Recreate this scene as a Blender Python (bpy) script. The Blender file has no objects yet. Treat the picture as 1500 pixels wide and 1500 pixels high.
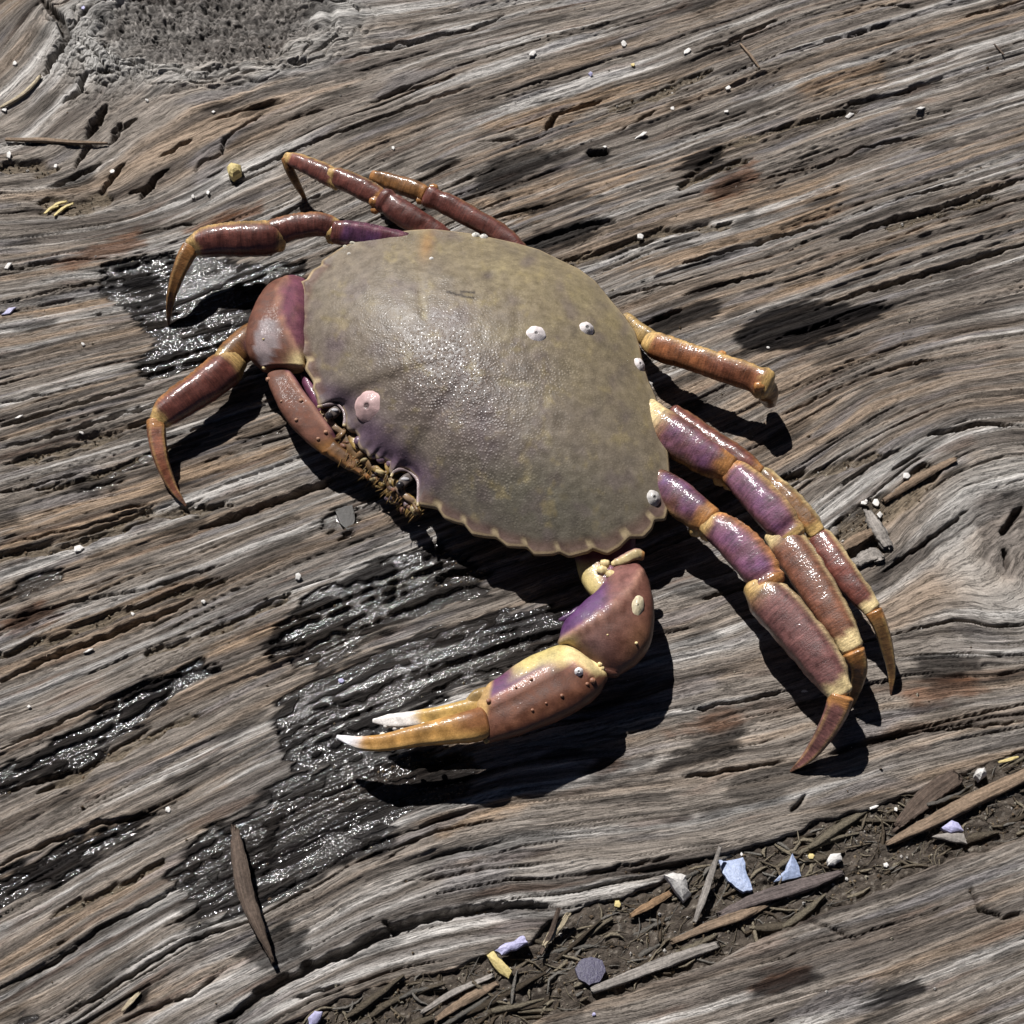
import bpy, math, random
import numpy as np
from mathutils import Vector, Matrix
from mathutils.bvhtree import BVHTree

random.seed(7)
RNG = np.random.default_rng(11)
SC = bpy.context.scene
COL = SC.collection

# ------------------------------------------------------------------ camera
CAM_EL = math.radians(60.0)
CAM_D = 0.414
HALF = math.tan(math.radians(19.0))
CAM = np.array([0.0, -CAM_D * math.cos(CAM_EL), CAM_D * math.sin(CAM_EL)])
FWD = np.array([0.0, math.cos(CAM_EL), -math.sin(CAM_EL)])
RIGHT = np.array([1.0, 0.0, 0.0])
UP = np.array([0.0, math.sin(CAM_EL), math.cos(CAM_EL)])
cd = bpy.data.cameras.new('camera')
cam = bpy.data.objects.new('camera', cd)
COL.objects.link(cam)
cam.location = CAM
cam.rotation_euler = (math.radians(90) - CAM_EL, 0, 0)
cd.sensor_fit = 'HORIZONTAL'
cd.angle = math.radians(38.0)
cd.clip_start = 0.01
cd.clip_end = 50
SC.camera = cam

# ------------------------------------------------------------------ sky and sun
SUN_DIR = np.array([-0.30, 0.54, 0.785])
SUN_DIR /= np.linalg.norm(SUN_DIR)
sun_el = math.asin(SUN_DIR[2])
sun_az = math.atan2(SUN_DIR[0], SUN_DIR[1])
w = bpy.data.worlds.new("World")
SC.world = w
w.use_nodes = True
nt = w.node_tree
bg = nt.nodes['Background']
sky = nt.nodes.new('ShaderNodeTexSky')
sky.sky_type = 'NISHITA'
sky.sun_disc = False
sky.sun_elevation = sun_el
sky.sun_rotation = sun_az
sky.air_density = 0.14
sky.dust_density = 0.12
nt.links.new(sky.outputs[0], bg.inputs[0])
bg.inputs[1].default_value = 0.05
sl = bpy.data.lights.new('sun', 'SUN')
sl.energy = 5.0
sl.angle = math.radians(0.5)
sl.color = (1.0, 0.972, 0.95)
so = bpy.data.objects.new('sun', sl)
COL.objects.link(so)
so.rotation_euler = Vector(-SUN_DIR).to_track_quat('-Z', 'Y').to_euler()
so.location = (0, 0, 2)
SC.view_settings.view_transform = 'Standard'
SC.view_settings.look = 'None'
SC.view_settings.gamma = 1
SC.view_settings.exposure = 0.48
SC.view_settings.use_curve_mapping = False

# ------------------------------------------------------------------ helpers
PXM = CAM_D * HALF / 750.0          # metres per photo pixel at the aim point


def at(px, py, z=0.0):
    """Point of the height-z plane seen at photo pixel (px, py)."""
    px = np.asarray(px, float); py = np.asarray(py, float); z = np.asarray(z, float)
    d = FWD + ((px - 750) / 750 * HALF)[..., None] * RIGHT - ((py - 750) / 750 * HALF)[..., None] * UP
    t = (z - CAM[2]) / d[..., 2]
    return CAM + d * t[..., None]


def proj(P):
    q = np.asarray(P) - CAM
    dep = q @ FWD
    return 750 + 750 * (q @ RIGHT) / dep / HALF, 750 - 750 * (q @ UP) / dep / HALF


def sstep(a, b, x):
    t = np.clip((x - a) / (b - a), 0, 1)
    return t * t * (3 - 2 * t)


def mixc(a, b, t):
    return a * (1 - t[..., None]) + np.asarray(b, float) * t[..., None]


_T = np.random.default_rng(5)
_PERM = _T.permutation(512).astype(np.int32)
_ANG = _T.random(512).astype(np.float32) * 2 * np.pi
_GX, _GY = np.cos(_ANG), np.sin(_ANG)


def noise(x, y, seed=0):
    """2-D gradient noise, about -1..1."""
    x = np.asarray(x, np.float32) + np.float32(seed * 17.31)
    y = np.asarray(y, np.float32) + np.float32(seed * 9.77)
    xi = np.floor(x); yi = np.floor(y)
    fx = x - xi; fy = y - yi
    xi = xi.astype(np.int32); yi = yi.astype(np.int32)
    ux = fx * fx * fx * (fx * (fx * 6 - 15) + 10)
    uy = fy * fy * fy * (fy * (fy * 6 - 15) + 10)

    def g(ix, iy, dx, dy):
        h = _PERM[(_PERM[ix & 511] + iy) & 511]
        return _GX[h] * dx + _GY[h] * dy
    a = g(xi, yi, fx, fy); b = g(xi + 1, yi, fx - 1, fy)
    c = g(xi, yi + 1, fx, fy - 1); d = g(xi + 1, yi + 1, fx - 1, fy - 1)
    return 1.5 * ((a + (b - a) * ux) + ((c + (d - c) * ux) - (a + (b - a) * ux)) * uy)


def fbm(x, y, seed=0, oct=3):
    s = 0; a = 1.0; t = 0
    for k in range(oct):
        s = s + a * noise(x * 2 ** k, y * 2 ** k, seed + 3 * k); t += a; a *= 0.5
    return s / t


def worley(x, y, seed=0):
    """F1 and F2 of jittered cells."""
    x = np.asarray(x, np.float32) + seed * 5.3; y = np.asarray(y, np.float32) + seed * 3.1
    xi = np.floor(x).astype(np.int32); yi = np.floor(y).astype(np.int32)
    f1 = np.full(x.shape, 9.0, np.float32); f2 = f1.copy(); cid = np.zeros(x.shape, np.int32)
    for dx in (-1, 0, 1):
        for dy in (-1, 0, 1):
            h = _PERM[(_PERM[(xi + dx) & 511] + yi + dy) & 511]
            jx = xi + dx + (h % 97) / 97.0; jy = yi + dy + (h % 61) / 61.0
            d = np.hypot(x - jx, y - jy)
            m = d < f1
            f2 = np.where(m, f1, np.minimum(f2, d)); cid = np.where(m, h, cid); f1 = np.where(m, d, f1)
    return f1, f2, cid


def poly_dist(px, py, pts):
    """Distance to an open polyline and the fraction 0..1 along it."""
    pts = np.asarray(pts, float)
    seg = np.hypot(*(pts[1:] - pts[:-1]).T); cum = np.concatenate([[0], np.cumsum(seg)])
    best = np.full(np.shape(px), 1e9); fr = np.zeros(np.shape(px))
    for i in range(len(pts) - 1):
        a, b = pts[i], pts[i + 1]; d = b - a
        t = np.clip(((px - a[0]) * d[0] + (py - a[1]) * d[1]) / max(d @ d, 1e-9), 0, 1)
        e = np.hypot(px - a[0] - t * d[0], py - a[1] - t * d[1])
        m = e < best
        best = np.where(m, e, best); fr = np.where(m, (cum[i] + t * seg[i]) / cum[-1], fr)
    return best, fr


def poly_signed(px, py, pts):
    """Signed distance to a closed polygon, positive inside."""
    pts = np.asarray(pts, float)
    d, _ = poly_dist(px, py, np.vstack([pts, pts[:1]]))
    ins = np.zeros(np.shape(px), bool)
    for i in range(len(pts)):
        a, b = pts[i], pts[(i + 1) % len(pts)]
        if a[1] == b[1]:
            continue
        c = ((a[1] > py) != (b[1] > py)) & (px < (b[0] - a[0]) * (py - a[1]) / (b[1] - a[1]) + a[0])
        ins ^= c
    return np.where(ins, d, -d)


def mesh_np(name, V, F, mat, attrs=None, smooth=True):
    """F: (n,4) or (n,3) int array, or a list of such arrays."""
    Fs = F if isinstance(F, list) else [F]
    me = bpy.data.meshes.new(name)
    V = np.asarray(V, np.float32)
    me.vertices.add(len(V)); me.vertices.foreach_set('co', V.ravel())
    loops = np.concatenate([f.ravel() for f in Fs]).astype(np.int32)
    tot = np.concatenate([np.full(len(f), f.shape[1], np.int32) for f in Fs])
    st = np.concatenate([[0], np.cumsum(tot)[:-1]]).astype(np.int32)
    me.loops.add(len(loops)); me.loops.foreach_set('vertex_index', loops)
    me.polygons.add(len(tot)); me.polygons.foreach_set('loop_start', st)
    try:
        me.polygons.foreach_set('loop_total', tot)
    except Exception:
        pass
    me.update(calc_edges=True)
    me.polygons.foreach_set('use_smooth', np.full(len(tot), smooth))
    for k, a in (attrs or {}).items():
        a = np.asarray(a, np.float32)
        if a.ndim == 1:
            at_ = me.attributes.new(k, 'FLOAT', 'POINT'); at_.data.foreach_set('value', a)
        else:
            at_ = me.attributes.new(k, 'FLOAT_VECTOR', 'POINT'); at_.data.foreach_set('vector', a.ravel())
    me.materials.append(mat)
    me.validate()
    return me


def obj(name, me, parent=None, loc=None, label=None, cat=None, group=None, kind=None):
    o = bpy.data.objects.new(name, me)
    COL.objects.link(o)
    if parent is not None:
        o.parent = parent
    if loc is not None:
        o.location = loc
    if label: o['label'] = label
    if cat: o['category'] = cat
    if group: o['group'] = group
    if kind: o['kind'] = kind
    return o


# ------------------------------------------------------------------ materials
class NT:
    def __init__(s, name):
        s.m = bpy.data.materials.new(name); s.m.use_nodes = True
        s.t = s.m.node_tree; s.p = s.t.nodes['Principled BSDF']

    def n(s, typ, **kw):
        x = s.t.nodes.new('ShaderNode' + typ)
        for k, v in kw.items():
            if k.startswith('i_'):
                x.inputs[k[2:].replace('_', ' ')].default_value = v
            else:
                setattr(x, k, v)
        return x

    def l(s, a, b):
        s.t.links.new(a, b)

    def attr(s, name):
        return s.n('Attribute', attribute_name=name)

    def math(s, op, a, b=None, c=None, clamp=False):
        x = s.n('Math', operation=op, use_clamp=clamp)
        for i, v in enumerate((a, b, c)):
            if v is None: continue
            if isinstance(v, (int, float)): x.inputs[i].default_value = v
            else: s.l(v, x.inputs[i])
        return x.outputs[0]

    def noise(s, vec, scale, detail=3, rough=0.6):
        x = s.n('TexNoise'); x.inputs['Scale'].default_value = scale
        x.inputs['Detail'].default_value = detail; x.inputs['Roughness'].default_value = rough
        if vec is not None: s.l(vec, x.inputs['Vector'])
        return x.outputs['Fac']

    def remap(s, v, a, b, c, d):
        x = s.n('MapRange'); s.l(v, x.inputs[0])
        for i, q in enumerate((a, b, c, d)): x.inputs[i + 1].default_value = q
        return x.outputs[0]

    def scale(s, vec, sc):
        x = s.n('Mapping'); x.inputs['Scale'].default_value = sc; s.l(vec, x.inputs['Vector'])
        return x.outputs[0]

    def mulcol(s, col, fac):
        x = s.n('VectorMath', operation='SCALE'); s.l(col, x.inputs[0]); s.l(fac, x.inputs['Scale'])
        return x.outputs[0]

    def bump(s, h, dist, strength=1.0, prev=None):
        x = s.n('Bump'); x.inputs['Strength'].default_value = strength
        x.inputs['Distance'].default_value = dist; s.l(h, x.inputs['Height'])
        if prev is not None: s.l(prev, x.inputs['Normal'])
        return x.outputs[0]

    def obj_mm(s):
        tc = s.n('TexCoord')
        return s.scale(tc.outputs['Object'], (1000, 1000, 1000))


def wood_material():
    a = NT('weathered_wood')
    col = a.attr('Col').outputs['Vector']; uv = a.attr('guv').outputs['Vector']; wet = a.attr('wet').outputs['Fac']; spark = a.attr('spark').outputs['Fac']
    mm = a.obj_mm()
    fib = a.noise(a.scale(uv, (0.10, 2.6, 1)), 1.0, 4, 0.65)
    fib2 = a.noise(a.scale(uv, (0.35, 6.0, 1)), 1.0, 3, 0.6)
    grit = a.noise(mm, 2.2, 4, 0.7)
    f = a.math('MULTIPLY', a.remap(fib, .3, .7, .62, 1.36), a.remap(grit, .3, .7, .76, 1.22))
    f = a.math('MULTIPLY', f, a.remap(fib2, .3, .7, .78, 1.22))
    hl = a.noise(a.scale(uv, (0.045, 1.5, 1)), 1.0, 5, 0.72)
    hline = a.remap(a.math('ABSOLUTE', a.math('SUBTRACT', hl, .5)), 0.0, 0.018, 0.0, 1.0)
    f = a.math('MULTIPLY', f, a.remap(hline, 0, 1, .5, 1.0))
    a.l(a.mulcol(col, f), a.p.inputs['Base Color'])
    # beads of water: small round domes, glossy; the soaked wood between them only has a dull sheen
    wetm = a.remap(wet, .3, .5, 0.0, 1.0)
    clump = a.noise(mm, 0.16, 4, 0.7)
    clump_uv = a.noise(a.scale(uv, (0.03, .35, 1)), 1.0, 3, .6)

    def beads(scale, rad, thr):
        vo = a.n('TexVoronoi', feature='F1'); vo.inputs['Scale'].default_value = scale
        a.l(mm, vo.inputs['Vector'])
        sepc = a.n('SeparateColor'); a.l(vo.outputs['Color'], sepc.inputs[0])
        q = a.math('ADD', sepc.outputs[0], a.math('MULTIPLY', a.math('SUBTRACT', clump, .5), 2.2))
        q = a.math('ADD', q, a.math('MULTIPLY', a.math('SUBTRACT', clump_uv, .5), 1.6))
        q = a.math('ADD', q, a.math('MULTIPLY', spark, .75))
        pres = a.math('GREATER_THAN', q, thr)
        d = a.math('SUBTRACT', 1.0, a.math('POWER', a.math('MULTIPLY', vo.outputs['Distance'], 1 / rad), 2.0), clamp=True)
        return a.math('MULTIPLY', a.math('MULTIPLY', d, pres), wetm)
    dome = beads(1.1, .46, .62); dome2 = beads(2.3, .5, .40)
    bead = a.math('MAXIMUM', a.remap(dome, 0.0, 0.1, 0.0, 1.0), a.remap(dome2, 0.0, 0.1, 0.0, 1.0))
    sheen = a.math('SUBTRACT', .85, a.math('MULTIPLY', wetm, .30))
    ro = a.n('Mix'); a.l(bead, ro.inputs[0]); a.l(sheen, ro.inputs[2]); ro.inputs[3].default_value = .10
    a.l(ro.outputs[0], a.p.inputs['Roughness'])
    sp = a.n('Mix'); a.l(bead, sp.inputs[0]); a.l(a.remap(wetm, 0, 1, .07, .08), sp.inputs[2]); sp.inputs[3].default_value = .5
    a.l(sp.outputs[0], a.p.inputs['Specular IOR Level'])
    wm = a.remap(wet, .3, .5, 0.0, 1.0)
    dry = a.math('SUBTRACT', 1.0, a.math('MULTIPLY', wm, 0.96))
    hh = a.math('MULTIPLY', a.math('ADD', a.math('MULTIPLY', fib, .6), a.math('ADD', a.math('MULTIPLY', fib2, .25), a.math('MULTIPLY', grit, .4))), dry)
    hh = a.math('ADD', hh, a.math('MULTIPLY', a.math('MULTIPLY', hline, dry), .35))
    b = a.bump(hh, 0.0005, 0.9)
    b = a.bump(dome2, 0.00003, 1.0, a.bump(dome, 0.00006, 1.0, b))
    a.l(b, a.p.inputs['Normal'])
    return a.m


def dirt_material():
    a = NT('packed_dirt')
    col = a.attr('Col').outputs['Vector']; mm = a.obj_mm()
    g = a.noise(mm, 1.6, 5, 0.75); g2 = a.noise(mm, 4.5, 3, 0.7)
    a.l(a.mulcol(col, a.math('MULTIPLY', a.remap(g, .3, .7, .6, 1.4), a.remap(g2, .3, .7, .7, 1.3))), a.p.inputs['Base Color'])
    a.p.inputs['Roughness'].default_value = 0.9
    a.p.inputs['Specular IOR Level'].default_value = 0.2
    a.l(a.bump(g, 0.0012, 1.0), a.p.inputs['Normal'])
    return a.m


def shell_material(name, rough=0.3, gran=0.0, stripes=False, coat=0.25, mott=0.3, bumpd=0.00035, spec=0.32, crough=0.12, coatb=1.6):
    a = NT(name)
    col = a.attr('Col').outputs['Vector']; mm = a.obj_mm()
    big = a.noise(mm, 0.35, 4, 0.7); fine = a.noise(mm, 2.6, 4, 0.7)
    f = a.math('MULTIPLY', a.remap(big, .3, .7, 1 - mott, 1 + mott), a.remap(fine, .3, .7, 1 - .6 * mott, 1 + .6 * mott))
    h = fine
    if stripes:
        suv = a.attr('suv').outputs['Vector']
        st = a.noise(a.scale(suv, (1.9, 0.22, 1)), 1.0, 3, 0.7)
        f = a.math('MULTIPLY', f, a.remap(st, .32, .68, .58, 1.38))
        h = a.math('ADD', fine, a.math('MULTIPLY', st, 0.8))
    if gran:
        vo = a.n('TexVoronoi', feature='F1'); vo.inputs['Scale'].default_value = gran
        a.l(mm, vo.inputs['Vector'])
        gr = a.remap(vo.outputs['Distance'], 0.0, 0.55, 1.0, 0.0)
        gm = a.attr('gran').outputs['Fac']
        f = a.math('MULTIPLY', f, a.math('ADD', 1.0, a.math('MULTIPLY', a.math('SUBTRACT', gr, .45), a.math('MULTIPLY', gm, .8))))
        h = a.math('ADD', a.math('MULTIPLY', fine, .5), a.math('MULTIPLY', gr, a.math('MULTIPLY', gm, 1.4)))
    a.l(a.mulcol(col, f), a.p.inputs['Base Color'])
    a.l(a.remap(big, .3, .7, rough * .75, rough * 1.35), a.p.inputs['Roughness'])
    a.p.inputs['Specular IOR Level'].default_value = spec
    a.p.inputs['Coat Weight'].default_value = coat
    a.p.inputs['Coat Roughness'].default_value = crough
    b = a.bump(h, bumpd, 1.0)
    a.l(b, a.p.inputs['Normal'])
    if gran:
        vc = a.n('TexVoronoi', feature='F1'); vc.inputs['Scale'].default_value = gran * .78
        a.l(mm, vc.inputs['Vector'])
        dm = a.math('SUBTRACT', 1.0, a.math('POWER', a.math('MULTIPLY', vc.outputs['Distance'], 1.7), 2.0), clamp=True)
        sc_ = a.n('SeparateColor'); a.l(vc.outputs['Color'], sc_.inputs[0])
        pr = a.remap(a.math('ADD', sc_.outputs[0], a.math('MULTIPLY', gm, .62)), .95, 1.6, 0.0, 1.0)
        a.l(a.math('MULTIPLY', a.remap(dm, 0, .25, 0, 1), a.math('MULTIPLY', pr, coat)), a.p.inputs['Coat Weight'])
        cn = a.bump(dm, 0.00011 * coatb, 1.0)
    else:
        cn = a.bump(a.noise(mm, 1.3, 2, .6), 0.00010 * coatb, 1.0)
    a.l(cn, a.p.inputs['Coat Normal'])
    return a.m


def simple_material(name, col, rough=0.6, var=0.3, sc=1.2, spec=0.4, bumpd=0.0003, stretch=(1, 1, 1), sss=0):
    a = NT(name)
    mm = a.scale(a.obj_mm(), stretch)
    n1 = a.noise(mm, sc, 4, 0.7)
    rgb = a.n('RGB'); rgb.outputs[0].default_value = (*col, 1)
    a.l(a.mulcol(rgb.outputs[0], a.remap(n1, .3, .7, 1 - var, 1 + var)), a.p.inputs['Base Color'])
    a.p.inputs['Roughness'].default_value = rough
    a.p.inputs['Specular IOR Level'].default_value = spec
    a.l(a.bump(n1, bumpd, 1.0), a.p.inputs['Normal'])
    return a.m


M_WOOD = wood_material()
M_DIRT = dirt_material()
M_CARA = shell_material('carapace_shell', 0.42, gran=1.3, coat=0.5, mott=0.24, bumpd=0.00012, spec=0.34, crough=0.17, coatb=.75)
M_LEG = shell_material('leg_shell', 0.42, stripes=True, coat=0.55, mott=0.42, bumpd=0.00012, crough=0.13, coatb=1.5)
M_CLAW = shell_material('claw_shell', 0.5, coat=0.18, coatb=1.3, mott=0.34, bumpd=0.00007)
M_WORN = shell_material('worn_claw_shell', 0.6, coat=0.04, coatb=1.3, mott=0.34, bumpd=0.00010, spec=0.22)
M_BARN = shell_material('barnacle_shell', 0.5, coat=0.15, mott=0.14, bumpd=0.0001)
M_EYE = simple_material('eye_gloss', (0.02, 0.018, 0.02), 0.08, 0.2)
M_SETA = simple_material('bristle', (0.22, 0.13, 0.04), 0.5)
M_SHELLW = simple_material('white_shell', (0.58, 0.56, 0.53), 0.4, 0.15)
M_SHELLB = simple_material('blue_shell', (0.24, 0.29, 0.42), 0.35, 0.3, 0.9)
M_SHELLP = simple_material('lilac_shell', (0.36, 0.35, 0.52), 0.35, 0.2)
M_YEL = simple_material('straw', (0.52, 0.42, 0.18), 0.6, 0.25)
M_DISC = simple_material('purple_scale', (0.055, 0.05, 0.085), 0.4, 0.3)
def splinter_material(name, col):
    a = NT(name)
    suv = a.attr('suv').outputs['Vector']; mm = a.obj_mm()
    g1 = a.noise(a.scale(suv, (.10, 2.2, 1)), 1.0, 4, .65); g2 = a.noise(mm, 1.2, 4, .7)
    rgb = a.n('RGB'); rgb.outputs[0].default_value = (*col, 1)
    a.l(a.mulcol(rgb.outputs[0], a.math('MULTIPLY', a.remap(g1, .3, .7, .5, 1.5), a.remap(g2, .3, .7, .65, 1.35))), a.p.inputs['Base Color'])
    a.p.inputs['Roughness'].default_value = .75; a.p.inputs['Specular IOR Level'].default_value = .2
    a.l(a.bump(a.math('ADD', g1, a.math('MULTIPLY', g2, .5)), .0004, 1.0), a.p.inputs['Normal'])
    return a.m


M_SPL = {k: splinter_material(k + '_splinter', c) for k, c in dict(dark=(0.085, 0.062, 0.048), grey=(0.22, 0.20, 0.18), brown=(0.18, 0.13, 0.09), pale=(0.38, 0.32, 0.22),
                                                                  purple=(0.105, 0.085, 0.08), orange=(0.22, 0.14, 0.08)).items()}

# ------------------------------------------------------------------ weathered wood: layout
def W(pts, z=0.0):
    """Photo pixels to ground millimetres."""
    p = np.asarray(pts, float)
    return at(p[:, 0], p[:, 1], z)[:, :2] * 1000


GRAIN = [  # strokes that follow the grain as seen on the wood
    [(150, 290), (200, 235), (245, 198)], [(195, 292), (245, 245), (290, 220)], [(118, 272), (160, 212), (185, 180)], [(60, 310), (150, 300), (250, 275)],
    [(430, 1350), (510, 1300), (600, 1270), (720, 1255), (880, 1252), (1000, 1235)], [(440, 1400), (520, 1360), (600, 1335), (700, 1320), (800, 1318)], [(420, 1300), (540, 1230), (660, 1190), (800, 1160), (980, 1120)],
    [(250, 1340), (420, 1240), (560, 1170), (700, 1110)], [(1180, 770), (1260, 705), (1400, 610)], [(1325, 890), (1365, 810), (1415, 745), (1500, 685)], [(1310, 850), (1345, 790), (1400, 720)], [(1290, 910), (1380, 878), (1450, 895), (1500, 935)], [(1280, 960), (1380, 930), (1500, 965)],
    [(1400, 870), (1425, 890), (1480, 900)], [(1060, 870), (1180, 830)], [(700, 1040), (860, 990), (960, 960)],
    [(500, 197), (687, 133)], [(500, 230), (667, 160)], [(1020, 77), (1137, 30)], [(1230, 160), (1317, 140)],
    [(1200, 247), (1260, 220)], [(1233, 353), (1367, 310), (1500, 260)], [(1000, 390), (1150, 347), (1233, 323)],
    [(1000, 437), (1133, 400)], [(1220, 450), (1317, 413), (1417, 383), (1500, 360)],
    [(1143, 613), (1267, 553), (1367, 527), (1500, 510)], [(1230, 717), (1320, 660), (1413, 627), (1500, 630)],
    [(1300, 833), (1417, 753), (1447, 723)], [(1290, 900), (1367, 873), (1500, 900)], [(1300, 937), (1500, 920)],
    [(1000, 1043), (1160, 1013)], [(1000, 1137), (1140, 1117), (1300, 1070), (1500, 1030)],
    [(1200, 1203), (1280, 1180), (1347, 1157), (1410, 1133), (1500, 1100)],
    [(1100, 1470), (1210, 1423)], [(1240, 1480), (1357, 1433)], [(1300, 1330), (1500, 1250)],
    [(500, 1397), (610, 1347), (730, 1327), (820, 1330)], [(500, 1460), (680, 1410)], [(540, 1320), (700, 1270), (980, 1245)],
    [(560, 1260), (760, 1190), (1000, 1150)], [(820, 1340), (973, 1292)],
    [(0, 1163), (140, 1100), (313, 1017)], [(0, 1320), (233, 1200)], [(0, 1443), (267, 1277)], [(100, 1493), (277, 1377), (367, 1350)],
    [(320, 1500), (400, 1443), (500, 1397)], [(250, 1280), (430, 1190), (600, 1110)],
    [(0, 657), (233, 597), (400, 543)], [(0, 627), (213, 570)], [(0, 727), (233, 667)], [(293, 777), (493, 700)],
    [(0, 997), (133, 943), (283, 883), (500, 800)], [(53, 437), (147, 417)], [(0, 550), (200, 500)], [(400, 960), (600, 880)],
    [(0, 350), (200, 320), (400, 260), (560, 190)], [(0, 290), (120, 300), (260, 260)], [(120, 270), (300, 180), (470, 120), (620, 70)],
    [(60, 240), (130, 180), (160, 100), (150, 0)], [(10, 200), (80, 120), (95, 0)], [(600, 40), (800, 0)], [(700, 250), (900, 190)],
    [(1420, 860), (1395, 800), (1425, 740)], [(900, 900), (600, 990)], [(840, 200), (960, 160), (1100, 110)],
]
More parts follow.
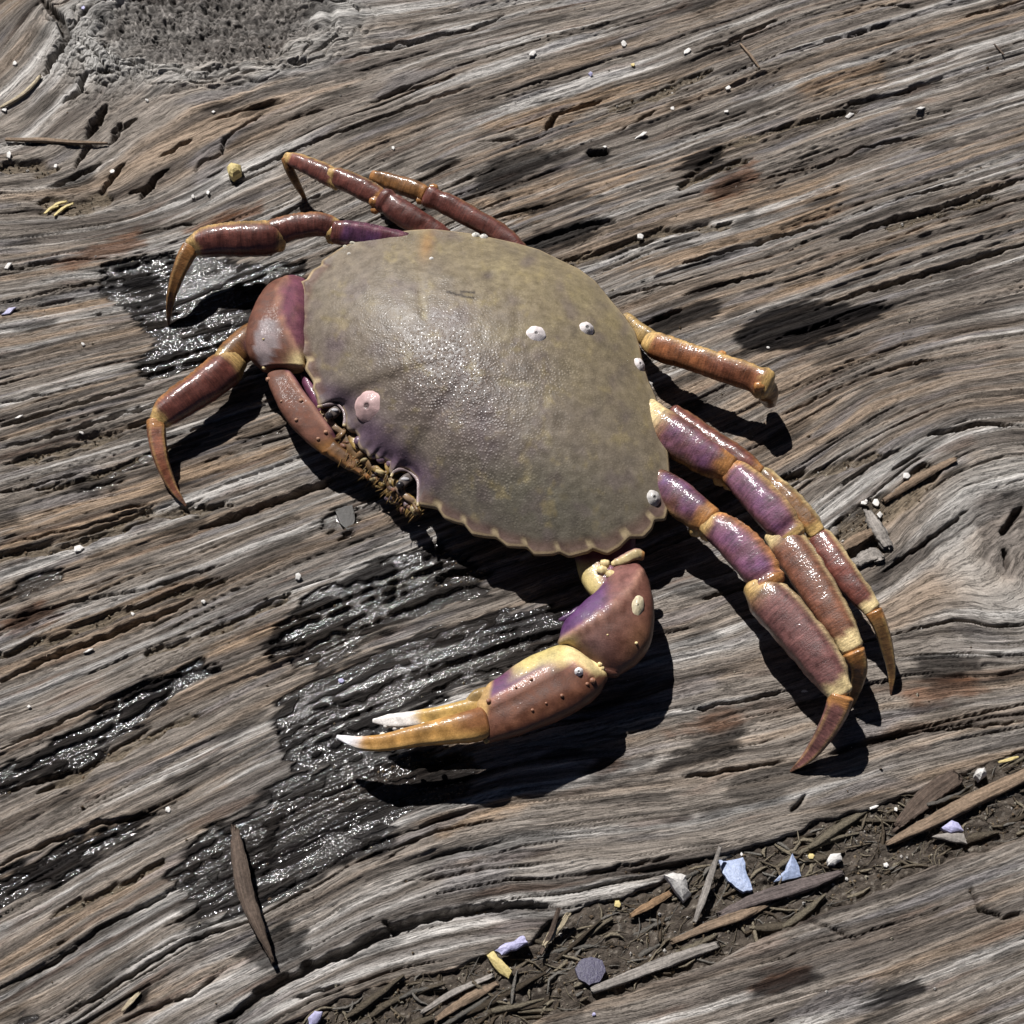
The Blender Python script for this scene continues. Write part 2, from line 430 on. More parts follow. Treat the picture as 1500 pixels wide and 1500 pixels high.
# clean straight cracks: points, width mm, depth mm
CRACKS = [
    ([(500, 197), (570, 172), (630, 150), (690, 130)], .9, 2.2), ([(505, 90), (590, 62), (690, 45), (740, 20)], 1.0, 2.2),
    ([(1018, 78), (1070, 60), (1140, 30)], 1.0, 2.0), ([(1280, 8), (1340, 12)], .8, 2), ([(1410, 28), (1500, 5)], 1.0, 2),
    ([(1195, 70), (1260, 55), (1300, 40)], .8, 1.8), ([(1228, 162), (1260, 150), (1317, 138), (1380, 115)], .9, 2),
    ([(1110, 195), (1230, 165)], .5, 1.2), ([(1195, 248), (1262, 218), (1350, 200)], .7, 1.8), ([(1113, 266), (1200, 245)], .5, 1.2),
    ([(1230, 352), (1300, 325), (1367, 308), (1440, 283), (1500, 262)], 1.5, 2.6), ([(1250, 315), (1320, 292), (1420, 270)], .7, 1.6),
    ([(1000, 390), (1080, 365), (1150, 345), (1235, 322)], .8, 2), ([(1000, 437), (1133, 400)], .6, 1.6),
    ([(1210, 448), (1260, 430), (1317, 413), (1360, 400), (1417, 385), (1500, 360)], 1.2, 2.4), ([(880, 440), (1000, 415)], .7, 1.6),
    ([(935, 480), (1000, 455)], .9, 2), ([(1267, 553), (1310, 540), (1367, 527)], .7, 1.6), ([(1145, 612), (1200, 585), (1267, 553)], .4, 1),
    ([(1230, 715), (1285, 675), (1320, 658)], .6, 1.6), ([(1360, 640), (1430, 622), (1500, 626)], 1.0, 2), ([(1130, 712), (1180, 690)], 1.3, 2.2),
    ([(1290, 842), (1350, 800), (1417, 750)], .7, 1.8), ([(0, 657), (120, 628), (233, 597), (330, 565), (400, 543)], 1.2, 2.6),
    ([(0, 627), (110, 598), (213, 570)], 1.1, 2.4), ([(0, 722), (120, 690)], .7, 1.6), ([(0, 592), (170, 560)], .4, 1),
    ([(293, 777), (350, 758), (420, 730), (500, 698)], 1.5, 2.6), ([(0, 997), (70, 965), (133, 943), (200, 915), (283, 883)], 1.2, 2.6),
    ([(160, 752), (220, 742)], .5, 1.2), ([(0, 800), (100, 780), (190, 755)], .4, 1.0), ([(0, 910), (120, 880), (230, 862)], .4, 1), ([(220, 862), (330, 830)], .5, 1.2),
    ([(320, 1500), (400, 1443), (450, 1418), (500, 1395), (570, 1362), (610, 1347), (700, 1330), (760, 1324), (815, 1330)], 1.9, 3.6),
    ([(430, 1462), (500, 1440)], .5, 1.4), ([(560, 1345), (575, 1362)], .8, 2),
    ([(170, 1500), (280, 1455), (330, 1420)], .5, 1.2), ([(0, 1163), (60, 1143), (140, 1122), (160, 1095)], 1.0, 2), ([(0, 1270), (60, 1240), (150, 1207), (240, 1190)], .7, 1.8),
    ([(0, 1450), (80, 1410), (150, 1360), (267, 1300)], .5, 1.4), ([(85, 1495), (160, 1450), (277, 1378), (367, 1350)], .6, 1.6), ([(240, 1360), (330, 1310), (400, 1270)], .5, 1.4),
    ([(0, 1100), (90, 1060), (200, 1010), (320, 975)], .6, 1.6),
    ([(53, 437), (147, 415)], .7, 1.6), ([(0, 212), (60, 213), (150, 216)], .6, 1.6), ([(70, 275), (110, 262), (150, 240)], 1.4, 2.6),
    ([(128, 205), (140, 180), (158, 155)], 1.6, 2.8), ([(160, 215), (176, 190), (200, 172)], 1.5, 2.8), ([(150, 285), (165, 262), (182, 240)], 1.4, 2.6), ([(205, 292), (222, 270), (246, 250)], 1.4, 2.6), ([(236, 232), (262, 215), (282, 205)], 1.1, 2.2), ([(110, 250), (122, 228), (135, 212)], 1.2, 2.4), ([(300, 262), (330, 248)], 1.0, 2.0),
    ([(62, 0), (90, 30), (98, 60), (72, 95), (65, 110)], 2.4, 3.8), ([(125, 105), (115, 135), (95, 150)], 1.8, 3), ([(155, 160), (145, 185), (130, 200)], 1.3, 2.6),
    ([(178, 178), (165, 195)], 1.2, 2.4), ([(235, 255), (220, 275), (190, 285)], 1.3, 2.6), ([(285, 250), (300, 235), (325, 225), (330, 205), (385, 170)], .8, 2),
    ([(350, 262), (430, 225), (500, 195)], .7, 1.8), ([(400, 325), (470, 290)], .5, 1.4), ([(0, 400), (90, 385), (180, 380)], .4, 1.0), ([(200, 345), (290, 330)], .4, 1),
    ([(800, 190), (815, 165), (880, 147)], 1.4, 2.6), ([(760, 200), (700, 205)], .4, 1), ([(860, 225), (890, 225)], 2.0, 2.4), ([(900, 200), (960, 165)], .5, 1.3),
    ([(760, 370), (840, 340), (900, 325)], 1.2, 2.2), ([(720, 320), (800, 300)], 1.0, 2), ([(1000, 1044), (1080, 1030), (1160, 1012)], .5, 1.3),
    ([(1000, 1138), (1070, 1130), (1150, 1116)], .7, 1.6), ([(1283, 1083), (1350, 1072), (1500, 1060)], .5, 1.4), ([(1160, 1190), (1180, 1165)], .6, 1.4),
    ([(560, 1262), (640, 1215), (740, 1200)], .35, 1), ([(590, 1290), (700, 1275), (800, 1262)], .3, .8), ([(980, 1255), (860, 1280)], .4, 1),
    ([(1090, 1482), (1230, 1445), (1330, 1420)], .25, .7), ([(1160, 1340), (1250, 1375), (1320, 1350)], .5, 1.2), ([(1430, 1330), (1470, 1345), (1500, 1335)], .8, 1.8),
    ([(1420, 1300), (1440, 1340)], .6, 1.4), ([(500, 880), (600, 850), (690, 820)], .6, 1.4), ([(1030, 880), (1100, 865)], .6, 1.6),
    ([(1470, 780), (1485, 755), (1500, 740)], 1.6, 2.6), ([(1478, 830), (1474, 800)], 1.4, 2.4), ([(600, 1000), (720, 955), (830, 925)], .8, 1.8), ([(450, 1075), (570, 1030)], .7, 1.5), ([(300, 1300), (420, 1250), (520, 1205)], .8, 1.6),
]
# standing water and soaked wood: polygon, wetness, darkness
WET = [
    ([(150, 395), (200, 375), (290, 370), (360, 385), (450, 385), (450, 430), (400, 480), (360, 520), (300, 540), (215, 565), (195, 540), (225, 500), (195, 470), (150, 430)], 1.0, .97),
    ([(440, 880), (500, 845), (560, 815), (640, 800), (700, 830), (720, 875), (640, 895), (560, 930), (470, 960), (400, 975), (385, 950)], .95, .85),
    ([(395, 1060), (410, 1015), (480, 985), (600, 930), (740, 890), (850, 890), (880, 930), (800, 965), (690, 1010), (600, 1050), (620, 1100), (560, 1120), (470, 1130), (430, 1140)], .9, .86),
    ([(245, 1275), (290, 1225), (360, 1190), (430, 1130), (560, 1095), (700, 1115), (690, 1165), (590, 1195), (570, 1250), (490, 1275), (440, 1300), (360, 1350), (290, 1345)], .92, .86),
    ([(-60, 1150), (60, 1095), (150, 1040), (210, 995), (290, 965), (320, 985), (250, 1035), (170, 1085), (130, 1120), (40, 1150), (-40, 1180)], 1.0, .97),
    ([(-40, 1300), (60, 1250), (150, 1212), (225, 1195), (190, 1240), (110, 1285), (20, 1325), (-40, 1350)], .55, .9),
    ([(462, 768), (490, 742), (520, 740), (530, 770), (512, 790), (480, 785)], .8, .5),
    ([(85, 722), (140, 695), (230, 660), (245, 672), (190, 695), (140, 730)], .55, .6), ([(345, 645), (370, 628), (420, 618), (415, 640), (365, 655)], .6, .5),
    ([(-20, 880), (40, 845), (95, 830), (90, 850), (30, 878)], .8, .8), ([(130, 700), (180, 690), (170, 730)], .4, .35), ([(10, 1500), (50, 1470), (60, 1500)], .9, .9),
    ([(190, 1480), (200, 1455), (225, 1440), (210, 1465)], .9, .85),
    ([(410, 965), (470, 940), (560, 920), (520, 960), (430, 985)], .9, .8), ([(250, 1330), (300, 1300), (330, 1330), (290, 1380)], .4, .6),
]
DAMP_SHADE = [  # damp stains, plus some shade painted as dark wood
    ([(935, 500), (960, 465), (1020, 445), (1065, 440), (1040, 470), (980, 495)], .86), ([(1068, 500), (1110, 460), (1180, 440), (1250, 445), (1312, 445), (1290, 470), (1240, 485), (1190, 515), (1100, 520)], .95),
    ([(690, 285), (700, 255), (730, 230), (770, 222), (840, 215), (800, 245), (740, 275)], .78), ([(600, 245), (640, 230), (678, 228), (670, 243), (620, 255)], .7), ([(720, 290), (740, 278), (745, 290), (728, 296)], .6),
    ([(985, 250), (1010, 222), (1060, 210), (1058, 240), (1020, 255)], .9), ([(720, 375), (790, 340), (870, 320), (900, 330), (840, 365), (770, 380)], .85), ([(720, 318), (760, 300), (830, 285), (880, 288), (810, 312)], .8),  # last pair: shade behind the shell, painted into the wood colour
    ([(850, 230), (880, 215), (900, 225), (885, 245)], .7), ([(950, 1140), (985, 1100), (1060, 1070), (1110, 1055), (1080, 1100), (1010, 1130)], .8), ([(1095, 1470), (1105, 1440), (1150, 1430), (1205, 1418), (1210, 1432), (1150, 1460)], .85),
    ([(1240, 1482), (1255, 1462), (1310, 1438), (1350, 1432), (1355, 1448), (1300, 1475), (1265, 1490)], .9), ([(1310, 990), (1350, 955), (1430, 965), (1450, 985), (1370, 1000)], .72), ([(340, 1400), (370, 1365), (420, 1350), (450, 1365), (440, 1400), (390, 1430)], .8),
    ([(840, 1130), (900, 1105), (960, 1105), (940, 1130), (870, 1145)], .6), ([(240, 1150), (290, 1110), (345, 1085), (320, 1120), (270, 1150)], .7), ([(1395, 205), (1430, 190), (1455, 195), (1430, 210)], .5), ([(960, 1200), (1010, 1185), (1020, 1200), (980, 1210)], .6),
    ([(1070, 335), (1100, 305), (1112, 312), (1090, 338)], .5), ([(1050, 1180), (1070, 1140), (1130, 1120), (1200, 1110), (1180, 1150), (1120, 1185)], .55), ([(15, 900), (40, 885), (65, 890), (40, 910)], .7), ([(1310, 1040), (1380, 1020), (1440, 1035), (1380, 1060)], .4),
]
RED = [[(980, 1075), (1040, 1050), (1100, 1040), (1060, 1070)], [(850, 1125), (900, 1105), (945, 1100), (900, 1130)], [(1030, 280), (1100, 240), (1110, 265), (1050, 300)], [(1100, 1450), (1130, 1425), (1180, 1425), (1130, 1455)], [(80, 390), (200, 340), (210, 360), (110, 400)], [(0, 910), (60, 880), (90, 900), (20, 935)], [(270, 340), (380, 300), (390, 320), (300, 350)], [(1320, 1010), (1420, 985), (1440, 1010), (1340, 1040)]]
TAN = [[(1000, 370), (1050, 320), (1180, 270), (1250, 265), (1230, 320), (1120, 355)], [(880, 400), (1000, 360), (1150, 320), (1000, 400)], [(690, 300), (820, 250), (960, 240), (900, 290), (760, 330)], [(0, 780), (250, 690), (430, 650), (420, 680), (200, 760), (0, 820)], [(250, 1220), (330, 1150), (370, 1160), (290, 1220)], [(1150, 120), (1300, 90), (1290, 120), (1180, 145)], [(30, 460), (170, 425), (190, 440), (60, 480)], [(600, 1200), (760, 1160), (800, 1180), (640, 1220)], [(700, 180), (900, 120), (960, 120), (800, 190)], [(0, 930), (280, 840), (320, 850), (60, 940)], [(300, 950), (460, 890), (470, 910), (330, 970)], [(1130, 420), (1260, 395), (1180, 430)], [(640, 1260), (700, 1245), (690, 1275)]]
DIRTG = [  # grooves packed with dirt: polyline, half width mm
    ([(0, 680), (110, 655), (230, 620)], 1.5), ([(60, 720), (170, 690), (300, 640)], 1.2), ([(0, 815), (120, 795), (200, 760), (340, 745)], 2.2), ([(0, 960), (100, 930), (200, 890), (330, 855)], 1.6),
    ([(1100, 235), (1000, 275), (1060, 215), (1180, 180), (1250, 165)], 1.5), ([(1000, 130), (900, 160), (1040, 105)], 2.0), ([(780, 400), (860, 380), (960, 345), (1080, 330)], 1.6), ([(1300, 335), (1380, 312), (1450, 290)], 1.8),
    ([(60, 300), (100, 310), (160, 290)], 4.0), ([(0, 245), (80, 250)], 3.5), ([(1230, 790), (1270, 760), (1320, 735), (1370, 690)], 4.5),  ([(1130, 712), (1200, 692), (1290, 668)], 1.2), ([(140, 1125), (220, 1080), (300, 1045)], 1.4), ([(60, 1160), (150, 1120)], 1.6), ([(220, 960), (300, 930), (420, 880)], 1.2), ([(1200, 840), (1260, 810), (1310, 780)], 2.2),
    ([(560, 1130), (640, 1120), (690, 1110)], 1.8), ([(80, 1340), (180, 1300), (240, 1260)], 1.0), ([(640, 860), (720, 840)], 1.6),
]
U_EDGE = [(-400, 1850), (100, 1640), (380, 1520), (440, 1487), (500, 1462), (600, 1434), (680, 1411), (717, 1398), (775, 1380), (805, 1350), (830, 1338), (900, 1317), (973, 1292), (1005, 1275), (1050, 1249), (1100, 1243), (1173, 1217), (1200, 1203), (1280, 1180), (1347, 1157), (1410, 1133), (1500, 1098), (1600, 1060), (1900, 950), (3000, 560)]
L_EDGE = [(-300, 1950), (200, 1730), (560, 1580), (700, 1525), (780, 1497), (867, 1468), (1000, 1423), (1083, 1390), (1183, 1343), (1277, 1310), (1320, 1290), (1367, 1267), (1500, 1223), (1600, 1190), (1900, 1080), (3000, 700)]

# ---- grain stream function solved on a coarse grid (mm)
SL = 0.38
GN = 59; G0, GS = -290.0, 10.0


def solve_grain():
    n = GN * GN
    A = np.zeros((n, n)); b = np.zeros(n)

    def add(idx, cf, rhs, wt):
        idx = np.asarray(idx); cf = np.asarray(cf)
        A[np.ix_(idx, idx)] += wt * np.outer(cf, cf); b[idx] += wt * cf * rhs
    for j in range(GN):
        for i in range(GN):
            k = j * GN + i
            A[k, k] += 2e-4
            if 0 < i < GN - 1: add([k - 1, k, k + 1], [1, -2, 1], 0, .25)
            if 0 < j < GN - 1: add([k - GN, k, k + GN], [1, -2, 1], 0, .25)
            if i < GN - 1 and j < GN - 1: add([k, k + 1, k + GN, k + GN + 1], [1, -1, -1, 1], 0, .5)
    nrm = math.hypot(1, SL)
    for line in GRAIN:
        p = W(line)
        for a, c in zip(p[:-1], p[1:]):
            L = np.hypot(*(c - a)); m = max(1, int(L / 6))
            for s in range(m):
                q0 = a + (c - a) * s / m; q1 = a + (c - a) * (s + 1) / m

                def wts(q):
                    x = np.clip((q[0] - G0) / GS, 0, GN - 1.001); y = np.clip((q[1] - G0) / GS, 0, GN - 1.001)
                    i, j = int(x), int(y); fx, fy = x - i, y - j
                    return [j * GN + i, j * GN + i + 1, (j + 1) * GN + i, (j + 1) * GN + i + 1], [(1 - fx) * (1 - fy), fx * (1 - fy), (1 - fx) * fy, fx * fy]
                i0, w0 = wts(q0); i1, w1 = wts(q1)
                row = np.zeros(n) if False else {}
                for ii, ww in zip(i1, w1): row[ii] = row.get(ii, 0) + ww
                for ii, ww in zip(i0, w0): row[ii] = row.get(ii, 0) - ww
                dl = np.hypot(*(q1 - q0))
                base = ((q1[1] - q0[1]) - SL * (q1[0] - q0[0])) / nrm
                add(list(row.keys()), np.array(list(row.values())) / dl, -base / dl, 60.0)
    return np.linalg.solve(A, b).reshape(GN, GN)


PHI = solve_grain()


def bicoarse(F, X, Y):
    x = np.clip((X - G0) / GS, 0, GN - 1.001); y = np.clip((Y - G0) / GS, 0, GN - 1.001)
    i = x.astype(int); j = y.astype(int); fx = x - i; fy = y - j

    def cr(t):
        return [-.5 * t + t * t - .5 * t ** 3, 1 - 2.5 * t * t + 1.5 * t ** 3, .5 * t + 2 * t * t - 1.5 * t ** 3, -.5 * t * t + .5 * t ** 3]
    wx, wy = cr(fx), cr(fy); s = 0
    for a in range(4):
        for c in range(4):
            s = s + F[np.clip(j + c - 1, 0, GN - 1), np.clip(i + a - 1, 0, GN - 1)] * wx[a] * wy[c]
    return s


# ---- grid: fine inside the frame, coarser outwards
def axis(a, b, step, far):
    core = np.arange(a, b, step); out = [core]
    s = step; x = a; lo = []
    while x > -far: s = min(s * 1.14, 16); x -= s; lo.append(x)
    s = step; x = core[-1]; hi = []
    while x < far: s = min(s * 1.14, 16); x += s; hi.append(x)
    return np.concatenate([lo[::-1], core, hi])


nrm = math.hypot(1, SL)


def to_grain(x, y):
    """World mm to along-grain / across-grain mm."""
    return (x + SL * y) / nrm, (y - SL * x) / nrm


_fr = np.array([at(a, b)[:2] * 1000 for a, b in ((-20, -20), (1520, -20), (1520, 1520), (-20, 1520))])
_fa, _fb = to_grain(_fr[:, 0], _fr[:, 1])
GX = axis(_fa.min(), _fa.max(), 0.60, 700); GY = axis(_fb.min(), _fb.max(), 0.295, 700)
GA, GB = np.meshgrid(GX, GY)        # mm
X = (GA - SL * GB) / nrm; Y = (GB + SL * GA) / nrm
NX, NY = len(GX), len(GY)
V_ = (Y - SL * X) / nrm + bicoarse(PHI, X, Y)
U_ = (X + SL * Y) / nrm
XW = X + .55 * noise(X / 4, Y / 4, 31) + .25 * noise(X / 1.3, Y / 1.3, 32)
YW = Y + .55 * noise(X / 4, Y / 4, 33) + .25 * noise(X / 1.3, Y / 1.3, 34)
V_ = V_ + 1.5 * fbm(U_ / 70, V_ / 22, 1, 2) + .45 * noise(U_ / 16, V_ / 5, 2) + .12 * noise(U_ / 4, V_ / 2, 3)


def window(px_pts, pad):
    p = W(px_pts); q = np.stack(to_grain(p[:, 0], p[:, 1]), -1); lo = q.min(0) - pad; hi = q.max(0) + pad
    i0, i1 = np.searchsorted(GX, [lo[0], hi[0]]); j0, j1 = np.searchsorted(GY, [lo[1], hi[1]])
    return (slice(max(j0 - 1, 0), j1 + 1), slice(max(i0 - 1, 0), i1 + 1)), p


# knots
k1 = W([(300, 30)])[0]; k2 = W([(1500, 790)])[0]
D1 = np.hypot((X - k1[0]) / 36, (Y - k1[1]) / 21)
D1 = D1 + .13 * noise(X / 9, Y / 9, 41)
D2 = np.hypot((X - k2[0]) / 13, (Y - k2[1]) / 15) + .15 * noise(X / 5, Y / 5, 42)
knot = sstep(1.15, .8, D1); ring1 = np.exp(-((D1 - 1.25) / .34) ** 2)
knot2 = sstep(1.1, .7, D2)
chunk_c = W([(150, 85)])[0]
chunky = np.exp(-(((X - chunk_c[0]) / 14) ** 2 + ((Y - chunk_c[1]) / 20) ** 2) ** 1.3)
chunky = chunky * (1 - knot)

H = np.zeros_like(X)
rough_up = sstep(40, 110, Y) * .5 + .75          # the far side is more weathered
n1 = noise(V_ / 8.5, U_ / 330, 4); n2 = noise(V_ / 3.2, U_ / 170, 5); n3 = noise(V_ / 1.35, U_ / 80, 6); n4 = noise(V_ / .8, U_ / 30, 7); n5 = noise(V_ / .62, U_ / 50, 24)
smooth = sstep(-.5, .1, noise(V_ / 9, U_ / 90, 27))       # broad sound bands between rotted ones
busy = 1 - .7 * smooth
H += 1.6 * noise(V_ / 19, U_ / 260, 28) + 1.15 * (.5 - np.abs(n1)) + .48 * (.4 - np.abs(n2)) * (.4 + .6 * busy) + .17 * n3 * rough_up * busy + .09 * n4 * busy + .075 * n5
hair = sstep(.085, .015, np.abs(noise(V_ / 1.7, U_ / 110, 25))) * sstep(-.05, .3, noise(U_ / 48, V_ / 4, 26))
H -= .5 * hair
tn = noise(V_ / 5.6, U_ / 130, 8) + .12 * noise(V_ / 1.6, U_ / 12, 9)
H += .45 * sstep(-.07, .07, tn) + .3 * sstep(-.05, .05, noise(V_ / 2.4, U_ / 80, 10) + .12 * noise(V_ / 1.1, U_ / 7, 11) - .2) * busy
flake = sstep(.24, .34, noise(V_ / 3.4, U_ / 26, 12) + .3 * noise(V_ / .9, U_ / 4.5, 13))
H += .4 * flake * busy * rough_up
# natural checks
gate = sstep(.0, .35, noise(U_ / 75, V_ / 8, 14))
ck = np.abs(noise(V_ / 5.2, U_ / 260, 15) + .035 * noise(V_ / .8, U_ / 9, 16))
chk = sstep(.055, .012, ck) * gate
ck2 = np.abs(noise(V_ / 2.4, U_ / 130, 17) + .05 * noise(V_ / .6, U_ / 7, 18))
chk2 = sstep(.06, .01, ck2) * sstep(.08, .4, noise(U_ / 40, V_ / 5, 19))
H -= 1.9 * chk + .9 * chk2
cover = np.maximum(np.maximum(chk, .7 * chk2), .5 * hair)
# knot relief
fx = X + 1.6 * noise(X / 7, Y / 7, 43) + .22 * (Y - k1[1])
fibre = noise(fx / .62, Y / 3.6, 44) + .7 * noise(fx / .4 + 4, Y / 1.9, 45) + .5 * noise(fx / 1.6, Y / 5, 56)
pit = fbm(X / 7, Y / 9, 46, 2)
H = H * (1 - knot) + knot * (-2.4 - 2.2 * sstep(1, 0, D1) + 1.25 * fibre + 1.6 * pit)
swirl = noise(D1 * 9 + .8 * noise(X / 9, Y / 9, 57), np.arctan2(Y - k1[1], X - k1[0]) * 4, 58)
H += 1.4 * ring1 + ring1 * (1.5 * swirl - 2.0 * sstep(.12, .02, np.abs(noise(D1 * 6, np.arctan2(Y - k1[1], X - k1[0]) * 3, 59))))
H = H * (1 - knot2) + knot2 * (-1.0 + .6 * fbm(X / 2.2, Y / 2.8, 47, 3))
f1, f2, cid = worley(X / 5.2 + .5 * noise(X / 4, Y / 4, 48), Y / 3.6 + .5 * noise(X / 4 + 9, Y / 4, 55), 2)
cc = sstep(.16, .03, f2 - f1) * chunky
H += chunky * (((cid % 13) / 13 - .5) * 1.0) - 1.9 * cc
f1b, f2b, cidb = worley(X / 2.6, Y / 2.2, 4)
cc2 = sstep(.14, .02, f2b - f1b) * sstep(.25, .6, .6 * ring1 + .5 * chunky) * sstep(-.1, .3, noise(X / 10, Y / 10, 49))
H -= .8 * cc2
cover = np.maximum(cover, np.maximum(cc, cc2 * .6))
# traced cracks
for pts, wd, dp in CRACKS:
    sl_, p = window(pts, 5)
    d, fr = poly_dist(XW[sl_], YW[sl_], p)
    tp = np.clip(np.minimum(fr, 1 - fr) * 5 + .15, 0, 1) ** .6
    ww = wd * .55 * tp * (1 + .45 * noise(X[sl_] / 3.5, Y[sl_] / 3.5, 50))
    m = sstep(ww + .35, np.maximum(ww - .25, 0.02), d)
    H[sl_] -= dp * 1.15 * m * tp
    lip = np.exp(-((d - ww - .8) / .6) ** 2) * tp
    H[sl_] += .18 * lip
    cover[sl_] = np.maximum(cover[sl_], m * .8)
# dirt-filled grooves
dirt = np.zeros_like(X)
grain_g = fbm(X / .9, Y / .9, 60, 3)
for pts, hw in DIRTG:
    sl_, p = window(pts, hw + 6)
    d, fr = poly_dist(XW[sl_], YW[sl_], p)
    d = d + (1.2 + .35 * hw) * noise(U_[sl_] / 9, V_[sl_] / (1.4 + .25 * hw), 61)
    tp = np.clip(np.minimum(fr, 1 - fr) * 5 + .3, 0, 1)
    m = sstep(hw * tp + .5, max(hw * .4, .3), d)
    dirt[sl_] = np.maximum(dirt[sl_], m)
H = H * (1 - .75 * dirt) + dirt * (-.9 + .55 * grain_g)

# wet, damp and painted shade
wet = np.zeros_like(X); dark = np.zeros_like(X)
edge_n = 2.2 * noise(U_ / 13, V_ / 1.7, 62) + 1.2 * noise(U_ / 4, V_ / .8, 63)
for pts, ww, dk in WET:
    sl_, p = window(pts, 9)
    sd = poly_signed(X[sl_], Y[sl_], p) + edge_n[sl_]
    m = sstep(-.3, 1.6, sd)
    wet[sl_] = np.maximum(wet[sl_], ww * m); dark[sl_] = np.maximum(dark[sl_], min(1, dk + .12) * sstep(-.6, .9, sd))
for pts, dk in DAMP_SHADE:
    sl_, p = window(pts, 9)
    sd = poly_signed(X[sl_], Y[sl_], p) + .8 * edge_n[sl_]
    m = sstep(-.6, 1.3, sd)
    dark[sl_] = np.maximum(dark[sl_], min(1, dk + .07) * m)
wet *= 1 - .75 * sstep(.0, .35, noise(V_ / 2.6, U_ / 16, 64) + .4 * noise(X / 3, Y / 3, 66))
# small natural damp streaks beyond the traced ones
dark = np.maximum(dark, .6 * sstep(.42, .6, noise(V_ / 4.5, U_ / 24, 65)))
# water lies in the hollows and rounds off the fibre
H = H * (1 - .72 * sstep(.1, .6, wet)) - .12 * wet

# where the water stands in beads
spark = np.zeros_like(X)
for px_, py_, rx_, ry_ in [(560, 845, 80, 40), (470, 915, 70, 40), (560, 1010, 110, 35), (640, 975, 80, 30), (480, 1040, 60, 40), (500, 1195, 110, 40), (400, 1240, 70, 45), (285, 430, 70, 40), (300, 505, 80, 30), (360, 395, 60, 20), (215, 1035, 80, 40), (60, 1130, 70, 25), (510, 760, 30, 30), (110, 1240, 90, 25)]:
    c_ = W([(px_, py_)])[0]; ga_, gb_ = to_grain(X - c_[0], Y - c_[1])
    spark = np.maximum(spark, np.exp(-(ga_ / (rx_ * .19)) ** 2 - (gb_ / (ry_ * .21)) ** 2))

# ---- colour of the wood itself
C = np.empty(X.shape + (3,)); C[:] = (0.222, 0.194, 0.167)
tone = fbm(V_ / 8, U_ / 150, 70, 3); streak = noise(V_ / 1.6, U_ / 90, 71); broad = fbm(X / 60, Y / 60, 72, 2)
tanm = np.zeros_like(X)
for pts in TAN:
    sl_, p = window(pts, 9); sd = poly_signed(X[sl_], Y[sl_], p) + 1.3 * edge_n[sl_]
    tanm[sl_] = np.maximum(tanm[sl_], sstep(-2, 3, sd))
redm = np.zeros_like(X)
for pts in RED:
    sl_, p = window(pts, 8); sd = poly_signed(X[sl_], Y[sl_], p) + 1.1 * edge_n[sl_]
    redm[sl_] = np.maximum(redm[sl_], sstep(-2, 2, sd))
C = mixc(C, (0.275, 0.200, 0.138), np.clip(sstep(.0, .45, tone + .2 * streak) * .68 + .85 * tanm, 0, 1))
C = mixc(C, (0.37, 0.355, 0.335), sstep(.06, .45, -tone + .3 * streak + .25 * broad) * .85)
C = mixc(C, (0.115, 0.098, 0.086), sstep(.05, .5, noise(V_ / 3.2, U_ / 110, 73)) * .75)
C = mixc(C, (0.075, 0.06, 0.05), sstep(.3, .55, noise(V_ / 1.8, U_ / 70, 76)) * .5)
C = mixc(C, (0.165, 0.085, 0.050), np.clip(redm * .75 + .25 * sstep(.45, .7, noise(V_ / 3, U_ / 28, 74)), 0, 1))
C = mixc(C, (0.185, 0.175, 0.180), sstep(.35, .6, noise(V_ / 4, U_ / 35, 75)) * .5)
C *= (1 + .16 * streak + .10 * n4)[..., None]
lum = C.mean(-1, keepdims=True); C = C * np.clip(lum / .2, .2, 3) ** .3
C = mixc(C, (0.37, 0.36, 0.34), np.clip(knot * .0 + ring1 * .65 + .35 * chunky, 0, 1))
C = mixc(C, (0.125, 0.115, 0.106), knot * .9)
C = mixc(C, (0.06, 0.052, 0.046), knot * sstep(.15, .7, fbm(X / 5, Y / 9, 99, 3)) * .7)
C *= (1 + knot * np.clip(.7 * fibre + .3 * pit, -.85, 1.1))[..., None]
C *= (1 + ring1 * .3 * swirl)[..., None]
C = mixc(C, (0.36, 0.345, 0.32), np.exp(-((D2 - 1.5) / .5) ** 2) * .5)
C = mixc(C, (0.12, 0.105, 0.095), knot2 * .6)
C = mixc(C, (0.14, 0.112, 0.080), dirt * .85)
C *= (1 + dirt * .5 * grain_g)[..., None]
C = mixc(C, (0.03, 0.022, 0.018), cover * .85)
C = mixc(C, np.array((0.0065, 0.0055, 0.0058)), dark * (.94 + .06 * streak))  # wet, damp and shade-painted areas go near black
C = np.clip(C, .004, .7)

# ---- planks and the gap between them
Uw, Lw = W(U_EDGE), W(L_EDGE)
uo = np.argsort(Uw[:, 0]); lo_ = np.argsort(Lw[:, 0])
jag = 1.1 * noise(U_ / 7, V_ * 0 + 3, 80) + .4 * noise(U_ / 2, V_ * 0 + 9, 81)
dU = (Y - np.interp(X, Uw[uo, 0], Uw[uo, 1]) + jag) / nrm
dL = (np.interp(X, Lw[lo_, 0], Lw[lo_, 1]) - Y + jag * .8) / nrm
undulate = 1.2 * fbm(X / 70, Y / 70, 82, 2)
HU = H + undulate - 9 * sstep(.5, -1.0, dU) - 1.0 * np.exp(-np.clip(dU, 0, 99) / 1.2)
HL = H * .75 + undulate - .4 - 9 * sstep(.5, -1.0, dL) - 1.0 * np.exp(-np.clip(dL, 0, 99) / 1.4)
HD = -2.9 + 1.6 * fbm(X / 9, Y / 6, 83, 3) + 1.0 * fbm(X / 2.2, Y / 1.8, 84, 3) + .35 * noise(V_ / 1.6 + X / 7, U_ / 9, 85) + 1.2 * sstep(3, 0, dL)
CD = np.empty(C.shape); CD[:] = (0.098, 0.08, 0.064)
